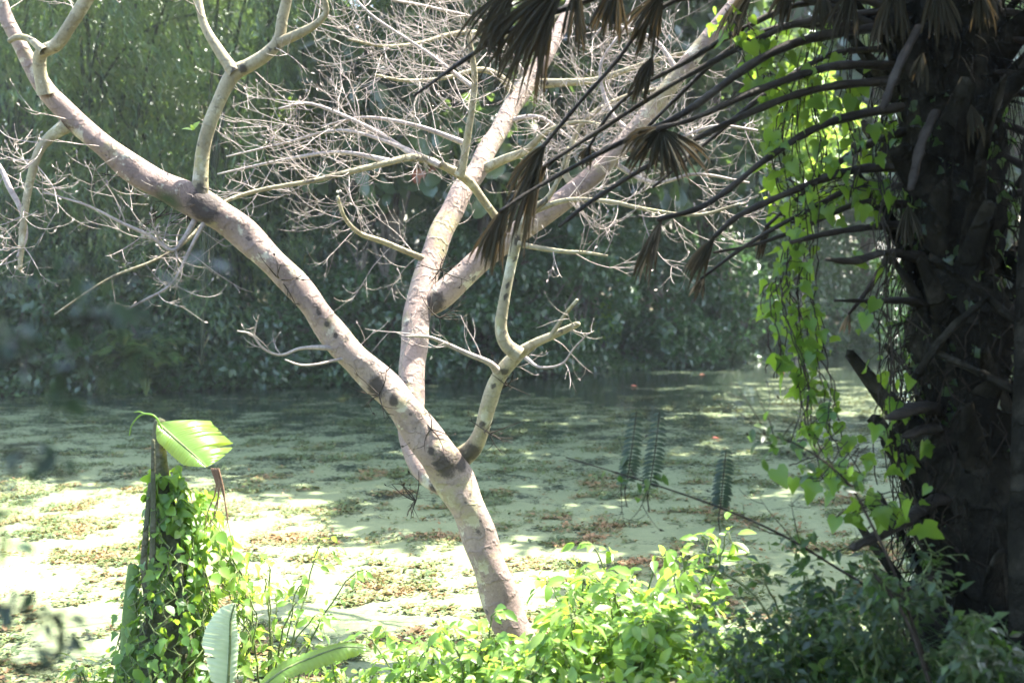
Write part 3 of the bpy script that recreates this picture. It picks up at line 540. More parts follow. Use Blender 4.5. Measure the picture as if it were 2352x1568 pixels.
def fan(parent, hub, axis, nrm, L, spread, nseg, seed, tint=(0, .75), limp=.5, name='fan'):
    """dead fan: V-folded leaflets, joined near the hub, ragged and hanging at the tips"""
    r = np.random.default_rng(seed); axis = norm(np.array(axis, float)); nrm = norm(np.array(nrm, float)); sd = norm(np.cross(axis, nrm)); nrm = np.cross(sd, axis); mb = MB()
    for k in range(nseg):
        a = (k / (nseg - 1) - .5) * spread + r.normal(0, .02); d0 = axis * math.cos(a) + sd * math.sin(a) + nrm * r.normal(0, .12); l = L * r.choice([r.uniform(.75, 1.08), r.uniform(.35, .9)])
        w = max(l * spread / nseg * .55, .008); p = np.array(hub, float); V = []; d = norm(d0); s_ = norm(np.cross(d, nrm)); m = 8
        for j in range(m):
            t = j / (m - 1); ww = w * min(t * 1.7 + .06, 1.0, (1.02 - t) * 3.2); fz = nrm * ww * .7 * (1 if k % 2 else -1)
            V += [p - s_ * ww, p + fz, p + s_ * ww]
            d = norm(d + np.array([0, 0, -limp * t * .55]) + r.normal(0, .05, 3) * (t > .5)); p = p + d * l / (m - 1)
        q = []
        for j in range(m - 1):
            b = 3 * j; q += [[b, b + 1, b + 4, b + 3], [b + 1, b + 2, b + 5, b + 4]]
        mb.add(np.array(V), q, np.clip(r.uniform(*tint) + np.repeat(np.linspace(-.1, .25, m), 3) * r.uniform(0, 1), 0, 1))
    return mb.build(name, M['dry_fan'], parent, smooth=False)
def frond(pts, d0, d1, fan_args=None, mat='petiole', flat=.55):
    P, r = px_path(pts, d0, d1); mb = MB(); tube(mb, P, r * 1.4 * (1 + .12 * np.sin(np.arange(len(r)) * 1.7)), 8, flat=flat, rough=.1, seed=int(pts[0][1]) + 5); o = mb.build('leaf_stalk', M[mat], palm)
    if fan_args:
        for fa in fan_args: fan(o, P[-1] - (P[-1] - P[-2]) * .5, *fa)
CAMN = (0.15, -1, .25)
frond([(2090, 40, 13), (1900, -30, 12), (1650, -60, 11), (1480, -40, 10), (1334, 7, 9), (1167, 73, 8), (1074, 133, 7), (951, 220, 4)], 7.0, 6.6)
frond([(2060, 80, 14), (1800, -20, 12), (1600, -10, 9), (1500, 33, 7), (1417, 140, 6), (1334, 233, 6), (1246, 338, 6)], 7.0, 6.9, [((-.42, -.1, -1), CAMN, .6, .42, 26, 1), ((-.6, -.1, -.8), CAMN, .34, .8, 14, 2)])
frond([(2070, 20, 13), (1860, 50, 11), (1768, 78, 10), (1568, 180, 8), (1400, 285, 7), (1236, 393, 6), (1165, 470, 5)], 7.0, 7.1, [((-.45, -.1, -1), (.5, -1, .2), .36, .6, 20, 3)])
frond([(2060, 0, 12), (1840, 10, 10), (1700, 70, 9), (1568, 147, 8), (1470, 200, 6), (1400, 262, 5), (1352, 340, 4)], 7.1, 7.2, [((-.5, -.1, -1), CAMN, .14, .9, 10, 31)])
frond([(2045, 150, 15), (1901, 155, 13), (1735, 210, 11), (1600, 270, 9), (1512, 296, 9)], 7.0, 6.6, [((-1, -.1, -.22), (0, -1, .5), .26, .8, 22, 4, (0, .5), .9), ((.62, -.1, -.75), CAMN, .32, 1.2, 26, 5, (0, .6), .3), ((-.35, -.1, -.95), CAMN, .27, 1.2, 24, 6, (0, .5), .4)])
frond([(2060, 185, 15), (1901, 200, 12), (1768, 240, 11), (1568, 335, 8), (1377, 450, 7), (1284, 520, 6)], 7.0, 6.7)
frond([(2040, 60, 15), (1868, 87, 14), (1735, 142, 13), (1568, 262, 11), (1400, 340, 8), (1234, 430, 6), (1150, 485, 6)], 6.9, 6.7, [((-.5, -.1, -1), CAMN, .33, .5, 22, 7)])
frond([(2070, 245, 15), (1901, 283, 12), (1768, 360, 10), (1628, 467, 9), (1512, 505, 7)], 7.0, 6.8, [((-.45, -.1, -1), CAMN, .35, .4, 20, 8, (.1, .95))])
frond([(2090, 385, 15), (1968, 390, 13), (1835, 433, 11), (1701, 493, 9), (1640, 545, 7)], 7.0, 6.9, [((-.6, -.1, -.8), CAMN, .3, .5, 20, 9, (0, .9))])
frond([(2090, 470, 12), (1975, 467, 9), (1850, 520, 7), (1740, 560, 5), (1640, 580, 4)], 7.1, 7.0)
frond([(2095, 515, 14), (2000, 522, 11), (1901, 536, 9), (1818, 556, 6)], 7.0, 6.7)
frond([(2110, 590, 16), (2035, 580, 11), (1960, 600, 12), (1900, 596, 6)], 7.0, 6.6)
frond([(2120, 700, 16), (2080, 690, 12), (2000, 692, 8), (1918, 690, 4)], 7.0, 6.7)
frond([(2150, 940, 20), (2115, 936, 18), (2045, 958, 13)], 7.0, 6.5)
frond([(2160, 985, 18), (2125, 985, 14), (2081, 1002, 10)], 7.0, 6.5)
frond([(2190, 1140, 20), (2140, 1152, 17), (2068, 1202, 14), (1958, 1258, 9)], 7.0, 6.4)
frond([(2060, 110, 11), (1900, 130, 9), (1740, 230, 8), (1620, 330, 6), (1500, 430, 4)], 7.2, 7.2, None, 'grey_petiole')
frond([(2080, 300, 12), (1960, 350, 9), (1850, 440, 8), (1760, 520, 6)], 7.2, 7.2, [((-.5, -.1, -1), CAMN, .2, .5, 12, 51, (.2, 1))])
frond([(2060, 30, 12), (1930, 60, 11), (1800, 60, 9), (1680, 110, 8), (1560, 220, 6), (1460, 320, 4)], 7.3, 7.4)
frond([(2090, 430, 12), (1980, 425, 9), (1860, 480, 8), (1720, 560, 6), (1610, 640, 4)], 7.1, 7.0, [((-.5, -.1, -1), CAMN, .14, .6, 10, 52, (.3, 1))])
frond([(2110, 60, 10), (2061, 160, 11), (2028, 250, 9)], 6.75, 6.7, None, 'grey_petiole')
frond([(2150, 255, 10), (2115, 333, 11), (2091, 436, 8)], 6.75, 6.7, None, 'grey_petiole')
frond([(2130, 590, 14), (2230, 650, 13), (2330, 740, 11)], 6.7, 6.6, None, 'palm_bark')
frond([(2130, 800, 13), (2240, 850, 12), (2340, 900, 11)], 6.72, 6.6, None, 'palm_bark')
frond([(2100, 870, 12), (2180, 760, 12), (2260, 690, 10)], 6.72, 6.6, None, 'palm_bark')
frond([(2040, 590, 10), (2010, 640, 9), (1975, 690, 7), (1950, 720, 5)], 7.3, 7.4, [((-.3, 0, -1), CAMN, .15, .5, 8, 41, (.7, 1))], 'grey_petiole')
for pts in [[(2230, 40, 14), (2300, 30, 12), (2420, 35, 10)], [(2240, 95, 14), (2310, 88, 12), (2430, 110, 10)], [(2240, 180, 14), (2300, 168, 12), (2430, 190, 10)], [(2250, 230, 14), (2310, 212, 12), (2440, 230, 10)], [(2250, 290, 14), (2320, 290, 12), (2430, 340, 10)], [(2250, 350, 14), (2330, 370, 12), (2440, 440, 10)], [(2250, 500, 16), (2320, 450, 12), (2440, 430, 10)]]:
    frond(pts, 7.1, 7.0)
# large fans drooping in from above the frame
for hub, ax, L, sp, ns, sd, tn in [((1300, -40, 6.5), (-.62, -.1, -.62), .6, .9, 46, 11, (0, .6)), ((1275, -60, 6.6), (-.35, -.1, -.9), .66, .6, 32, 12, (.1, .8)), ((1325, -40, 6.5), (-.05, -.1, -1), .34, .6, 16, 13, (0, .5)), ((1190, -40, 6.5), (-.6, 0, -.8), .46, .7, 24, 14, (0, .6)), ((1500, 128, 6.9), (-.42, -.1, -.9), .26, .75, 20, 15, (0, .6)), ((1525, -20, 6.9), (-.5, 0, -.75), .36, .9, 24, 16, (0, .5)), ((1740, -40, 7.1), (-.62, -.1, -.8), .36, .5, 22, 17, (.7, 1)), ((1890, -30, 6.9), (.05, -.1, -1), .25, .9, 24, 18, (0, .8)), ((2030, 20, 6.8), (-.1, -.1, -1), .22, .8, 20, 19, (.1, .8)), ((2085, 470, 6.8), (.1, -.1, -1), .22, .9, 20, 20, (0, .6)), ((1960, -30, 6.8), (-.3, -.1, -1), .3, .9, 24, 61, (0, .5)), ((2060, -50, 6.7), (-.1, -.1, -1), .32, .9, 24, 62, (0, .5)), ((2150, -40, 6.6), (.1, -.1, -1), .3, 1.0, 24, 63, (0, .4)), ((2250, -30, 6.7), (.3, -.1, -1), .26, 1.0, 24, 64, (0, .5)), ((1830, -50, 7.0), (-.5, -.1, -.9), .3, .7, 22, 65, (0, .6)), ((2120, 120, 6.65), (-.2, -.2, -1), .2, .9, 18, 66, (0, .6)), ((2230, 240, 6.65), (.2, -.2, -1), .22, .9, 18, 67, (0, .4)), ((1420, -40, 6.7), (-.25, 0, -.9), .3, .9, 22, 21, (0, .5)), ((1260, 375, 6.9), (-.65, 0, -.75), .3, .5, 14, 22, (0, .6))]:
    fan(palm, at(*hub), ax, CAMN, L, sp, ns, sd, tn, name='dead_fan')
# living crown above the frame
ctop = P[-1]
for k in range(26):
    a = k * 2.4; e = .15 + .75 * (k / 26)
    if math.sin(a) > .25 and math.cos(a) > -.75: continue
    out = np.array([np.cos(a) * np.cos(e), np.sin(a) * np.cos(e), np.sin(e)])
    pth = catmull([ctop, ctop + out * .9 + [0, 0, .1], ctop + out * 1.7], 8); mb = MB(); tube(mb, pth, np.linspace(.03, .015, 8), 6, flat=.5); o = mb.build('leaf_stalk', M['green_stem'], palm)
    f_ = fan(o, pth[-1], out + [0, 0, -.25], [-out[0] * .5, -out[1] * .5, 1], 1.25, 3.6, 34, 900 + k, (0, .6), .25, 'living_fan'); f_.data.materials[0] = M['shade_leaf']

# trunk at the right edge of the picture
p = at(2352, 1400, 6.4); t = thing('forest_tree', (p[0], p[1], gz(p[0], p[1])), 'brown tree trunk cut off by the right edge beside the palm', 'tree')
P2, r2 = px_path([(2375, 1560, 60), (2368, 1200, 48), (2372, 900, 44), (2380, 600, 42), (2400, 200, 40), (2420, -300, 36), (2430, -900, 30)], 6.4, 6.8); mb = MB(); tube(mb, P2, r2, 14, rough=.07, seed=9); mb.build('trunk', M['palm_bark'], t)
mb = MB(); crown(mb, P2[-1] + [1.8, -1.0, .8], (1.8, 1.6, 1.0), 1500, OVAL, .3, 16); mb.build('crown', M['backtree'], t)

# ------------------------------------------------------------------ vines hanging by the palm
def vine(paths, d0, d1, n, size, label, seed, spread=34, mat='vine', name='hanging_vine', group=None, tint=(0, 1)):
    r = np.random.default_rng(seed); base = at(*paths[0][0][:2], d0)
    t = thing(name, base, label, 'vine', group); st = MB(); lf = MB()
    for pts in paths:
        Pc, _ = px_path([(p[0], p[1], 3) for p in pts], d0, d1, .12, seed); tot = len(Pc)
        for s in range(5):
            Q = Pc + np.cumsum(r.normal(0, .006, Pc.shape), 0) + r.normal(0, .03, 3); tube(st, Q, .0032, 5, tint=.5)
        m = n // len(paths); g = np.sort(r.uniform(0, 1, m)); u = g * (tot - 1.01); i = u.astype(int)
        pos = Pc[i] + (Pc[i + 1] - Pc[i]) * (u - i)[:, None] + r.normal(0, 1, (m, 3)) * np.array([spread, spread * 1.3, 12]) * d0 / F
        yd = norm(np.array([0, -.1, -1.0]) + .75 * rvec(m, r)); nr = norm(np.array([0, -.8, .4]) + 1.1 * rvec(m, r)); sz = size * r.uniform(.4, 1.3, m); tn = r.uniform(*tint, m); o_ = r.permutation(m); h = m * 2 // 3
        scatter(lf, LOBED, *[a_[o_[:h]] for a_ in (pos, yd, nr, sz, tn)]); scatter(lf, HEART, *[a_[o_[h:]] for a_ in (pos, yd, nr, sz, tn)])
        for q in range(0, m, 2):
            j = i[q]; tube(st, catmull([Pc[j], (Pc[j] + pos[q]) / 2 + [0, 0, .02], pos[q]], 5), .0018, 4)
    st.build('stems', M['dark_twig'], t); lf.build('leaves', M[mat], t)
vine([[(1850, 70), (1830, 180), (1815, 300), (1830, 420), (1835, 540), (1830, 640), (1840, 760), (1855, 860), (1865, 960), (1890, 1030), (1920, 1100)], [(1830, 560), (1820, 660), (1850, 740), (1850, 820), (1880, 900), (1870, 990)]], 7.0, 6.7, 250, .066, 'long curtain of bright heart shaped vine leaves left of the palm', 31, 26)
vine([[(1780, 60), (1745, 160), (1790, 230), (1770, 330), (1790, 420)], [(1900, 60), (1870, 200), (1900, 330), (1870, 440)], [(1960, 120), (1950, 240), (1980, 360), (1960, 460)], [(2030, 280), (2020, 380), (2040, 480)], [(1700, 20), (1720, 110), (1760, 200)]], 7.1, 7.0, 200, .076, 'vine leaves tangled among the upper palm leaf stalks', 32, 30)
vine([[(2050, 420), (2010, 500), (2030, 600), (2000, 700), (2030, 760), (2035, 860), (2020, 950), (2040, 1080)], [(2060, 820), (2080, 930), (2060, 1040), (2090, 1150)]], 6.9, 6.6, 60, .068, 'sparse vine with long bare strands hanging beside the palm trunk', 33, 26)
vine([[(1790, 420), (1850, 460), (1930, 430), (2000, 440)], [(1790, 490), (1850, 500), (1900, 470)]], 7.2, 7.1, 60, .078, 'vine leaves hanging under the lower palm leaf stalks', 34, 26)
vine([[(1790, 650), (1770, 700), (1785, 770), (1800, 850), (1790, 890)]], 6.8, 6.7, 12, .09, 'thin vine strand with a few leaves left of the leafy curtain', 35, 8)
vine([[(1960, 1010), (1900, 1080), (1850, 1100)], [(1930, 1180), (2010, 1150), (2080, 1200)]], 6.5, 6.4, 40, .1, 'low vine leaves over the bank beside the palm', 37, 40)

# ------------------------------------------------------------------ banana stump with its climber
SB = at(378, 1640, 8.5); SB[2] = gz(SB[0], SB[1])
st_ = thing('banana_stump', SB, 'dead banana stump with one bright torn leaf on top', 'stump')
P, r_ = px_path([(376, 1660, 92), (378, 1560, 82), (384, 1450, 64), (388, 1350, 50), (388, 1250, 34), (378, 1150, 22), (370, 1060, 17), (366, 985, 15), (366, 965, 12)], 8.5, 8.5); mb = MB(); tube(mb, P, r_, 16, rough=.16, seed=12); mb.build('trunk', M['stump'], st_)
for k, (pts, w) in enumerate([([(300, 1560), (296, 1480), (298, 1400), (308, 1300)], 24), ([(345, 1430), (330, 1300), (338, 1180), (345, 1110)], 9), ([(430, 1500), (420, 1380), (405, 1260)], 14), ([(350, 1300), (352, 1150), (352, 1010)], 8)]):
    Pq, rq = px_path([(a, b, w) for a, b in pts], 8.3, 8.35); mb = MB(); tube(mb, Pq, np.array(rq) * np.linspace(1, .55, len(rq)), 8, flat=.3, rough=.1, seed=k, flatdir=(0, 1, 0)); mb.build('dry_sheath', M['stump'] if k else bark_mat('green_sheath', (.05, .09, .02), (.09, .15, .035), (.12, .16, .05), None, 4), st_)
def banana_leaf(parent, pts, d, wl, wr, nrmtilt, mat='banana', d1=None, notch=None, seed=0, name='leaf', pointed=False):
    """blade with fine ribs either side of a stout midrib; pts run along the midrib"""
    P, _ = px_path([(a, b, 5) for a, b in pts], d, d1 or d); P = catmull(P[::3], 84); n = len(P); r = np.random.default_rng(seed); T = norm(np.gradient(P, axis=0)); nr = norm(np.array(nrmtilt, float)); sd = norm(np.cross(T, nr)); mb = MB(); m = 7
    V = []; tt = []; ed = 1 + .035 * np.cumsum(r.normal(0, .5, (n, 2)), 0) / 3 + r.normal(0, .012, (n, 2)); tears = [(r.integers(12, n - 8), r.integers(0, 2), r.uniform(.45, .8)) for _ in range(5)]; rib = r.normal(0, 1, n)
    for i in range(n):
        u = i / (n - 1); prof = min(1, (u / .16) ** .6) * (min(1, ((1.001 - u) / .3) ** .7) if not pointed else min(1, (u / .6) ** .5) * ((1.001 - u) / .55) ** .8 if u > .45 else min(1, (u / .6) ** .5))
        for j in range(-m, m + 1):
            s = j / m; w = (wl if s < 0 else wr) * prof * ed[i, int(s > 0)]
            if notch and s < 0 and abs(u - notch) < .035: w *= .66
            for ti, ts, tf in tears:
                if i == ti and int(s > 0) == ts and abs(s) > .3: w *= tf
            V.append(P[i] + sd[i] * w * s + T[i] * abs(s) * w * .35 + nr * (abs(s) * .3 * w - .55 * s * s * w + (.0035 * math.sin(i * 1.9) + .002 * rib[i] + .012 * math.sin(u * 7 + seed)) * abs(s))); tt.append(.5 + .3 * math.sin(i * 1.9) + .2 * rib[i])
    k = 2 * m + 1; q = [[i * k + j, i * k + j + 1, (i + 1) * k + j + 1, (i + 1) * k + j] for i in range(n - 1) for j in range(k - 1)]
    mb.add(V, q, np.clip(tt, 0, 1)); o = mb.build(name, M[mat], parent); rb = MB(); tube(rb, P, np.linspace(.011, .004, n), 6); rb.build('midrib', M['green_stem'], o); return o
banana_leaf(st_, [(362, 972), (400, 1005), (440, 1040), (482, 1078)], 8.45, .28, .085, (.35, -.72, .6), d1=8.3, notch=.7, seed=1)
mb = MB(); rr = np.random.default_rng(8)
for k in range(5):
    a = at(485 + 4 * k, 1075, 8.3); tube(mb, catmull([a, a + [.03, 0, -.12], a + [rr.normal(.02, .03), 0, -.28], a + [rr.normal(.02, .04), 0, -rr.uniform(.3, .5)]], 8), np.linspace(.006, .002, 8), 4)
mb.build('dry_strip', bark_mat('dry_strip', (.16, .09, .05), (.24, .14, .08), (.3, .2, .12), None), st_)
def climber(c_pts, d, n, size, label, seed, spread=1.0, mat='vine', tint=(0, 1), rads=None):
    r = np.random.default_rng(seed); Pc, rc = px_path(c_pts, d, d); t = thing('climbing_vine', Pc[0], label, 'vine'); lf = MB(); st = MB(); tot = len(Pc)
    u = r.uniform(0, 1, n) * (tot - 1.01); i = u.astype(int); a = r.uniform(0, 6.28, n); rad = rc[i] * (.8 + spread * np.abs(r.normal(0, .3, n)))
    out = np.stack([np.cos(a), np.sin(a), 0 * a], 1); pos = Pc[i] + out * rad[:, None]; pos[:, 2] += r.normal(0, .05, n)
    yd = norm(out * .6 + [0, 0, -.7] + .8 * rvec(n, r)); nr = norm(out + [0, 0, .7] + .8 * rvec(n, r)); sz = size * r.uniform(.35, 1.3, n); tn = r.uniform(*tint, n); h = n // 2
    for a_, tp in ((slice(0, h), LOBED), (slice(h, n), OVALF)): scatter(lf, tp, pos[a_], yd[a_], nr[a_], sz[a_], tn[a_], 1.0 if tp is LOBED else 1.5)
    for k in range(26):
        a = np.cumsum(r.normal(0, .25, tot)) + r.uniform(0, 6.28); i0 = r.integers(0, tot // 3); i1 = r.integers(tot // 2, tot)
        tube(st, (Pc + np.stack([np.cos(a), np.sin(a), 0 * a], 1) * (rc * r.uniform(1.0, 1.25))[:, None])[i0:i1], .004, 4)
    st.build('stems', M['dark_twig' if mat == 'shade_leaf' else 'green_stem'], t); lf.build('leaves', M[mat], t); return t
cv = climber([(372, 1650, 120), (378, 1560, 110), (388, 1450, 92), (392, 1350, 74), (392, 1250, 50), (385, 1160, 34), (376, 1090, 22)], 8.45, 1100, .072, 'green vine climbing the dead banana stump', 51)
mb = MB(); tube(mb, catmull([at(372, 985, 8.4), at(355, 955, 8.4), at(325, 952, 8.4), at(303, 975, 8.4), at(297, 1000, 8.4)], 16), np.linspace(.007, .003, 16), 5); tube(mb, catmull([at(335, 951, 8.4), at(320, 945, 8.4), at(308, 947, 8.4)], 8), np.linspace(.004, .002, 8), 4); mb.build('tendril', M['sunny'], cv)
climber([(480, 1560, 60), (500, 1450, 75), (490, 1340, 64), (468, 1230, 40), (440, 1150, 18)], 8.6, 430, .085, 'sunlit yellow green vine spilling right of the stump', 52, 1.3, 'sunny')
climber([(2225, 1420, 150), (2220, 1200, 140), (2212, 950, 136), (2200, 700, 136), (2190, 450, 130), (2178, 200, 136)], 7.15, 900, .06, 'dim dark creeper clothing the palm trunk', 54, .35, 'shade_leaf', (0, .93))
sk = thing('banana_sucker', at(520, 1650, 8.0) * [1, 1, 0] + [0, 0, .4], 'pale furled banana shoot standing right of the stump', 'plant')
banana_leaf(sk, [(518, 1640), (524, 1560), (528, 1480), (530, 1420), (540, 1385)], 8.0, .17, .06, (.4, -.85, .45), 'sucker', name='furled_leaf', pointed=True)
bp = thing('banana_plant', at(600, 1650, 7.8) * [1, 1, 0] + [0, 0, .35], 'low banana leaf arching across the bottom edge', 'plant')
banana_leaf(bp, [(585, 1590), (650, 1540), (720, 1508), (790, 1485), (850, 1490)], 7.8, .07, .07, (-.1, -.5, .85), 'banana', 7.9, name='leaf')
fern = None

# ------------------------------------------------------------------ shrubs on the near bank
def shrub(name, base_px, d, ns, h, size, n, label, seed, mat='sunny', tpl=OVALF, lean=(0, 0, 0), tint=(0, 1), group=None, spread=.55, cat='shrub'):
    r = np.random.default_rng(seed); b = at(base_px[0], 1568, d); b[2] = max(gz(b[0], b[1]), -.05) - .03
    t = thing(name, b, label, cat, group); st = MB(); lf = MB()
    for k in range(ns):
        a = r.uniform(0, 6.28); out = np.array([np.cos(a), np.sin(a), 0]) * spread * r.uniform(.2, 1.1) + np.array(lean); hh = h * r.uniform(.5, 1.1)
        P = catmull([b + out * .15, b + out * .5 * hh + [0, 0, hh * .6], b + out * hh + [0, 0, hh], b + out * hh * 1.25 + [0, 0, hh * .98]], 20); P[3:] += r.normal(0, .008, (17, 3)).cumsum(0)
        tube(st, P, np.linspace(.008, .0025, 20), 5); m = n // ns; u = r.uniform(.2, 1, m) * 18.9; i = u.astype(int); T = norm(P[i + 1] - P[i]); ss = norm(np.cross(T, [0, 0, 1.0]) * r.choice([-1, 1], (m, 1)) + .5 * rvec(m, r))
        pos = P[i] + ss * size * r.uniform(.1, .9, m)[:, None] + r.normal(0, .03, (m, 3)); scatter(lf, tpl, pos, ss + T * .4 + [0, 0, -.25], np.array([0, -.25, 1.0]) + .6 * rvec(m, r), size * r.uniform(.5, 1.2, m), r.uniform(*tint, m))
        for q in range(0, m, 3): tube(st, np.array([P[i[q]], (P[i[q]] + pos[q]) / 2, pos[q]]), .002, 4)
    st.build('stems', M['green_stem'], t); lf.build('leaves', M[mat], t)
G = 'sunlit shrubs on the near bank'
shrub('leafy_shrub', (960,), 8.3, 12, .5, .085, 300, 'small sunlit shrub in front of the left side of the trunk foot', 61, group=G)
shrub('leafy_shrub', (1100,), 7.8, 14, .5, .1, 240, 'low bright shrub directly below the leaning trunk foot', 62, group=G)
shrub('leafy_shrub', (1330,), 8.6, 16, .52, .1, 280, 'bright leafy shrub just right of the trunk foot', 63, group=G)
shrub('leafy_shrub', (1440,), 8.2, 14, .66, .11, 210, 'tallest sunlit shrub standing below the ladder leaved fronds', 64, group=G)
shrub('leafy_shrub', (1330,), 7.4, 14, .5, .11, 250, 'low yellow green shrub along the bottom edge right of the trunk', 65, group=G)
shrub('leafy_shrub', (1610,), 7.9, 4, .85, .1, 90, 'upright sunlit shoot with paired leaves left of the shaded bush', 66, group=G, spread=.2)
shrub('leafy_shrub', (1560,), 7.6, 14, .5, .1, 230, 'sunlit shrub between the tall shoot and the bottom edge', 67, group=G)
shrub('leafy_shrub', (800,), 8.4, 9, .42, .08, 150, 'sparse sunlit shrub right of the low banana leaf', 68, group=G)
shrub('leafy_shrub', (620,), 8.9, 10, 1.0, .08, 170, 'airy yellow green sprigs reaching over the water right of the stump', 69, group=G, lean=(.15, 0, 0))
shrub('leafy_shrub', (240,), 8.4, 8, .5, .085, 120, 'sparse green sprigs left of the banana stump', 70, group=G)
GD = 'shaded bushes under the palm'
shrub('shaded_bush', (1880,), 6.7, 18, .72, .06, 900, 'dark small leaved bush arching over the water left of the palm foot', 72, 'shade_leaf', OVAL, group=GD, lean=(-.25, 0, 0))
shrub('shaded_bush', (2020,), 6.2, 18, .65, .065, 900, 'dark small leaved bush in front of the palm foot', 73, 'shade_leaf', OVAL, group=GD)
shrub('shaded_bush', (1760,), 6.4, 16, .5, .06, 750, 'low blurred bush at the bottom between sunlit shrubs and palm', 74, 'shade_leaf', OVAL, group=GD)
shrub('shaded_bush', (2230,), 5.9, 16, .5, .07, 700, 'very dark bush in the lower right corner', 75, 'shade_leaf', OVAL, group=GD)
shrub('leafy_shrub', (1480,), 7.3, 14, .42, .1, 380, 'low bright shrub at the bottom edge below the tallest sunlit shrub', 76, group=G)
shrub('leafy_shrub', (1200,), 7.2, 14, .36, .09, 360, 'lowest sunlit shrub at the bottom edge under the trunk', 77, group=G)
# bare leaning stems
for k, (pts, d0, d1, w, lab) in enumerate([([(1300, 1050, 2.5), (1480, 1105, 3), (1640, 1160, 4), (1780, 1220, 4.5), (1900, 1290, 5), (2040, 1390, 6), (2120, 1560, 6)], 6.6, 6.2, 1, 'thin dark twig slanting over the water toward the palm foot'), ([(1720, 990, 2), (1830, 1020, 3), (1940, 1100, 5), (2000, 1200, 6), (2060, 1330, 7), (2140, 1560, 8)], 6.0, 6.0, 1, 'dark bare stem bending over left of the palm'), ([(2010, 1320, 7), (2080, 1420, 7), (2140, 1580, 8)], 5.9, 5.8, 1, 'short dark stem slanting up in front of the palm foot')]):
    P, r_ = px_path(pts[::-1], d1, d0); t = thing('bare_sapling', P[0], lab, 'sapling', 'bare stems by the palm'); mb = MB(); tube(mb, P, r_ * .6, 6); mb.build('stem', M['dark_twig'], t)
    rr = np.random.default_rng(k); lf = MB()
    for j in range(7):
        tm = MB(); i = rr.integers(10, len(P) - 2); grow(tm, P[i], rvec(1, rr)[0] + [0, 0, .3], .25, .003, 1, rr)
        c = P[i] + rr.normal(0, .06, (5, 3)); scatter(lf, OVALF, c, rvec(5, rr) + [0, 0, -.4], np.array([0, -.3, 1.0]) + .5 * rvec(5, rr), .06, rr.uniform(0, 1, 5))
        tm.build('twig', M['dark_twig'], t)
    lf.build('leaves', M['shade_leaf'], t)
# three upright pinnate fronds
for k, (pts, lab) in enumerate([([(1440, 1105), (1450, 1040), (1462, 945)], 'left of the pair of dark upright ladder leaved fronds'), ([(1492, 1118), (1504, 1040), (1515, 945)], 'right of the pair of dark upright ladder leaved fronds'), ([(1655, 1165), (1660, 1110), (1668, 1032)], 'single shorter ladder leaved frond nearer the palm')]):
    P, r_ = px_path([(a, b, 2) for a, b in pts], 6.6, 6.6); t = thing('ladder_frond', P[0], lab, 'frond', 'ladder leaved fronds over the water'); s = MB(); tube(s, P, .0028, 5); tube(s, catmull([P[0] - [0, 0, .12], P[0] - [.01, 0, .05], P[0]], 5), .003, 4)
    lf = MB(); m = 17; u = np.linspace(.03, .98, m) * (len(P) - 1.01); i = u.astype(int); c = P[i] + (P[i + 1] - P[i]) * (u - i)[:, None]
    for sg in (-1, 1): scatter(lf, OVALF, c, np.tile([sg * 1.0, -.1, -.18], (m, 1)) + .1 * rvec(m), np.tile([sg * .2, -.8, .6], (m, 1)), .054 * np.interp(np.linspace(0, 1, m), [0, .3, .8, 1], [.8, 1, .9, .6]), .2 + .3 * rng.uniform(0, 1, m), .75)
    s.build('stalk', M['dark_twig'], t); lf.build('leaflets', M['spray'], t)
# herbs that hide the soil: on the near bank and along the far waterline
mb = MB(); n = 5200; x = rng.uniform(-2.6, 1.9, n); y = rng.uniform(6.3, 9.4, n); k = (rng.uniform(0, 1, n) < np.clip((x + 2.2) / 2.2, .12, 1)) & (y < near_edge(x) - .05 + .2 * rng.normal(size=n)); x, y = x[k], y[k]; n = len(x)
scatter(mb, OVALF, np.stack([x, y, ground_z(x, y) + rng.uniform(.0, .22, n)], 1), rvec(n) + [0, 0, .25], np.array([0, -.2, 1.0]) + .6 * rvec(n), .085 * rng.uniform(.5, 1.3, n), rng.uniform(0, 1, n))
tag(mb.build('ground_cover', M['sunny']), kind='stuff', label='low yellow green herbs covering the near bank', cat='herbs')
mb = MB(); n = 15000; x = rng.uniform(-15, 20, n); y = far_edge(x) + np.abs(rng.normal(0, .8, n)) - .45
scatter(mb, OVAL, np.stack([x, y, np.maximum(ground_z(x, y), 0) + rng.uniform(0, .55, n) * (.6 + .4 * np.sin(x * 1.7))], 1), rvec(n) + [0, -.3, -.1], np.array([0, -.4, 1.0]) + .6 * rvec(n), .17 * rng.uniform(.5, 1.3, n), rng.uniform(0, 1, n))
tag(mb.build('shore_herbs', M['bush']), kind='stuff', label='dark low herbs trailing into the water along the far shore', cat='herbs')
# grass under the palm
mb = MB(); n = 5200; x = rng.uniform(.9, 3.4, n); y = rng.uniform(4.3, 7.6, n); k = rng.uniform(0, 1, n) < np.clip((x - .9) / 1.2, 0.1, 1); x, y = x[k], y[k]; n = len(x)
a = rng.uniform(0, 6.28, n); scatter(mb, GRASS, np.stack([x, y, ground_z(x, y) - .02], 1), np.stack([np.cos(a) * .5, np.sin(a) * .5, np.ones(n)], 1), np.stack([np.cos(a), np.sin(a), .2 * np.ones(n)], 1) * -1, rng.uniform(.18, .55, n), rng.uniform(0, 1, n))
tag(mb.build('grass', M['grass']), kind='stuff', label='dark long grass under the palm', cat='grass')

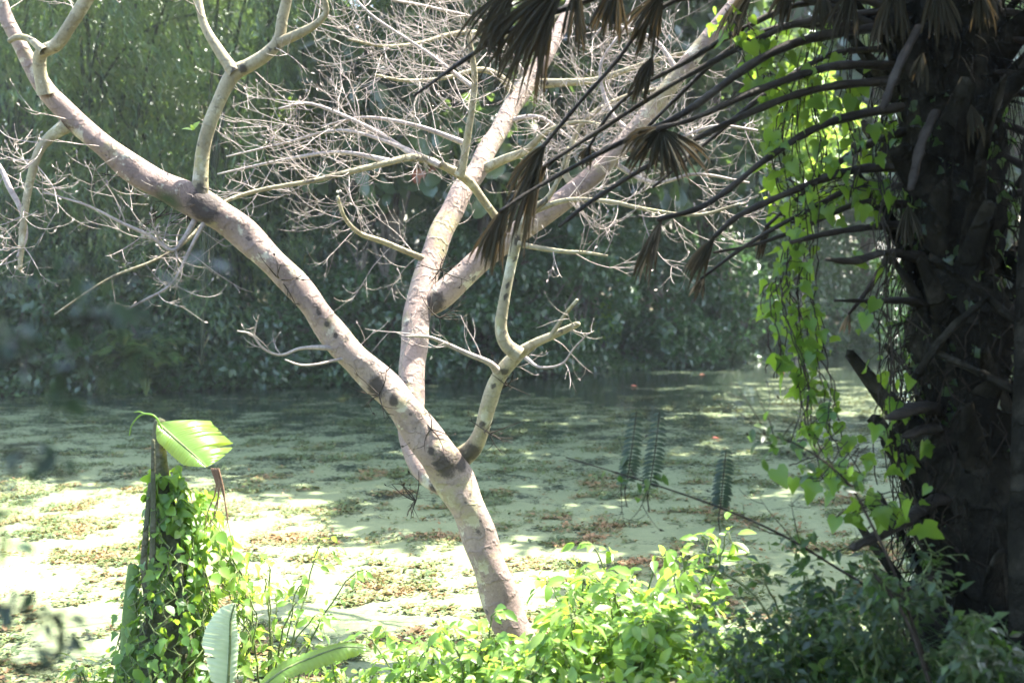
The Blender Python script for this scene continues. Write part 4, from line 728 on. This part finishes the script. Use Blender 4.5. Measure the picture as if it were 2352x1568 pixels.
# ------------------------------------------------------------------ leafy sprays hanging close to the camera on the left
def spray(pts, d0, d1, n, size, label, seed, mat='spray', sp=.1, tint=(0, .8), group='blurred leafy sprays close to the camera', tpl=OVALF):
    P, r_ = px_path([(a, b, 2.5) for a, b in pts], d0, d1); r = np.random.default_rng(seed); t = thing('leafy_spray', P[0], label, 'branch', group); s = MB(); tube(s, P, .003, 5); lf = MB()
    u = r.uniform(.1, 1, n) * (len(P) - 1.01); i = u.astype(int); pos = P[i] + r.normal(0, sp, (n, 3)) * [1, 1, .8]
    scatter(lf, tpl, pos, rvec(n, r) + [0, 0, -.5], np.array([0, -.2, 1.0]) + .7 * rvec(n, r), size * r.uniform(.6, 1.2, n), r.uniform(*tint, n))
    for q in range(n): tube(s, np.array([P[i[q]], (P[i[q]] + pos[q]) / 2 + [0, 0, .01], pos[q]]), .0012, 4)
    s.build('stem', M['dark_twig'], t); lf.build('leaves', M[mat], t)
spray([(-80, 690), (60, 730), (200, 740), (330, 700)], 2.2, 2.4, 24, .05, 'dark blurred leaves hanging across the shaded left bank', 81, sp=.05, tint=(0, .5))
spray([(-80, 800), (80, 850), (220, 830), (320, 800)], 2.1, 2.3, 24, .05, 'dark blurred leaves at left just above the far shoreline', 82, sp=.05, tint=(0, .5))
spray([(-60, 1000), (40, 1040), (110, 1080), (180, 1100)], 2.2, 2.3, 16, .045, 'dark blurred leaves at left over the shaded water', 83, sp=.03, tint=(0, .6))
spray([(-60, 1360), (30, 1400), (90, 1420), (150, 1400)], 2.6, 2.7, 26, .04, 'blue grey blurred leaves in front of the sunlit water at left', 84, sp=.035)
spray([(-60, 1500), (20, 1520), (80, 1530), (140, 1550)], 2.6, 2.7, 30, .042, 'blurred green leaves in the bottom left corner', 85, sp=.045)
spray([(-40, 1130), (-8, 1170), (2, 1230), (0, 1300)], 2.4, 2.4, 6, .07, 'bright blurred leaf at the left edge above the corner', 86, 'sunny', .012)
spray([(420, 560), (300, 640), (200, 620), (100, 600)], 2.3, 2.4, 14, .05, 'faint blurred leaves below the left limb', 87, sp=.06, tint=(0, .5))
# ------------------------------------------------------------------ thin haze volume added to imitate a soft lens glow
hz = bpy.data.meshes.new('haze'); x0, x1, y0, y1, z0, z1 = -45, 50, -12, 60, -1.5, 26
hz.from_pydata([(x0, y0, z0), (x1, y0, z0), (x1, y1, z0), (x0, y1, z0), (x0, y0, z1), (x1, y0, z1), (x1, y1, z1), (x0, y1, z1)], [], [(3, 2, 1, 0), (4, 5, 6, 7), (0, 1, 5, 4), (1, 2, 6, 5), (2, 3, 7, 6), (3, 0, 4, 7)])
ho = bpy.data.objects.new('haze', hz); col.objects.link(ho); m, n_, l_ = new_mat('glow_haze'); pv = n_.new('ShaderNodeVolumePrincipled'); pv.inputs['Density'].default_value = .0008; pv.inputs['Color'].default_value = (.9, .95, .93, 1); pv.inputs['Anisotropy'].default_value = .3
l_.new(pv.outputs[0], n_.new('ShaderNodeOutputMaterial').inputs['Volume']); hz.materials.append(m); tag(ho, kind='stuff', label='thin humid haze over the whole pond', cat='haze')
print('objects', len(bpy.data.objects), 'faces', sum(len(m.polygons) for m in bpy.data.meshes))
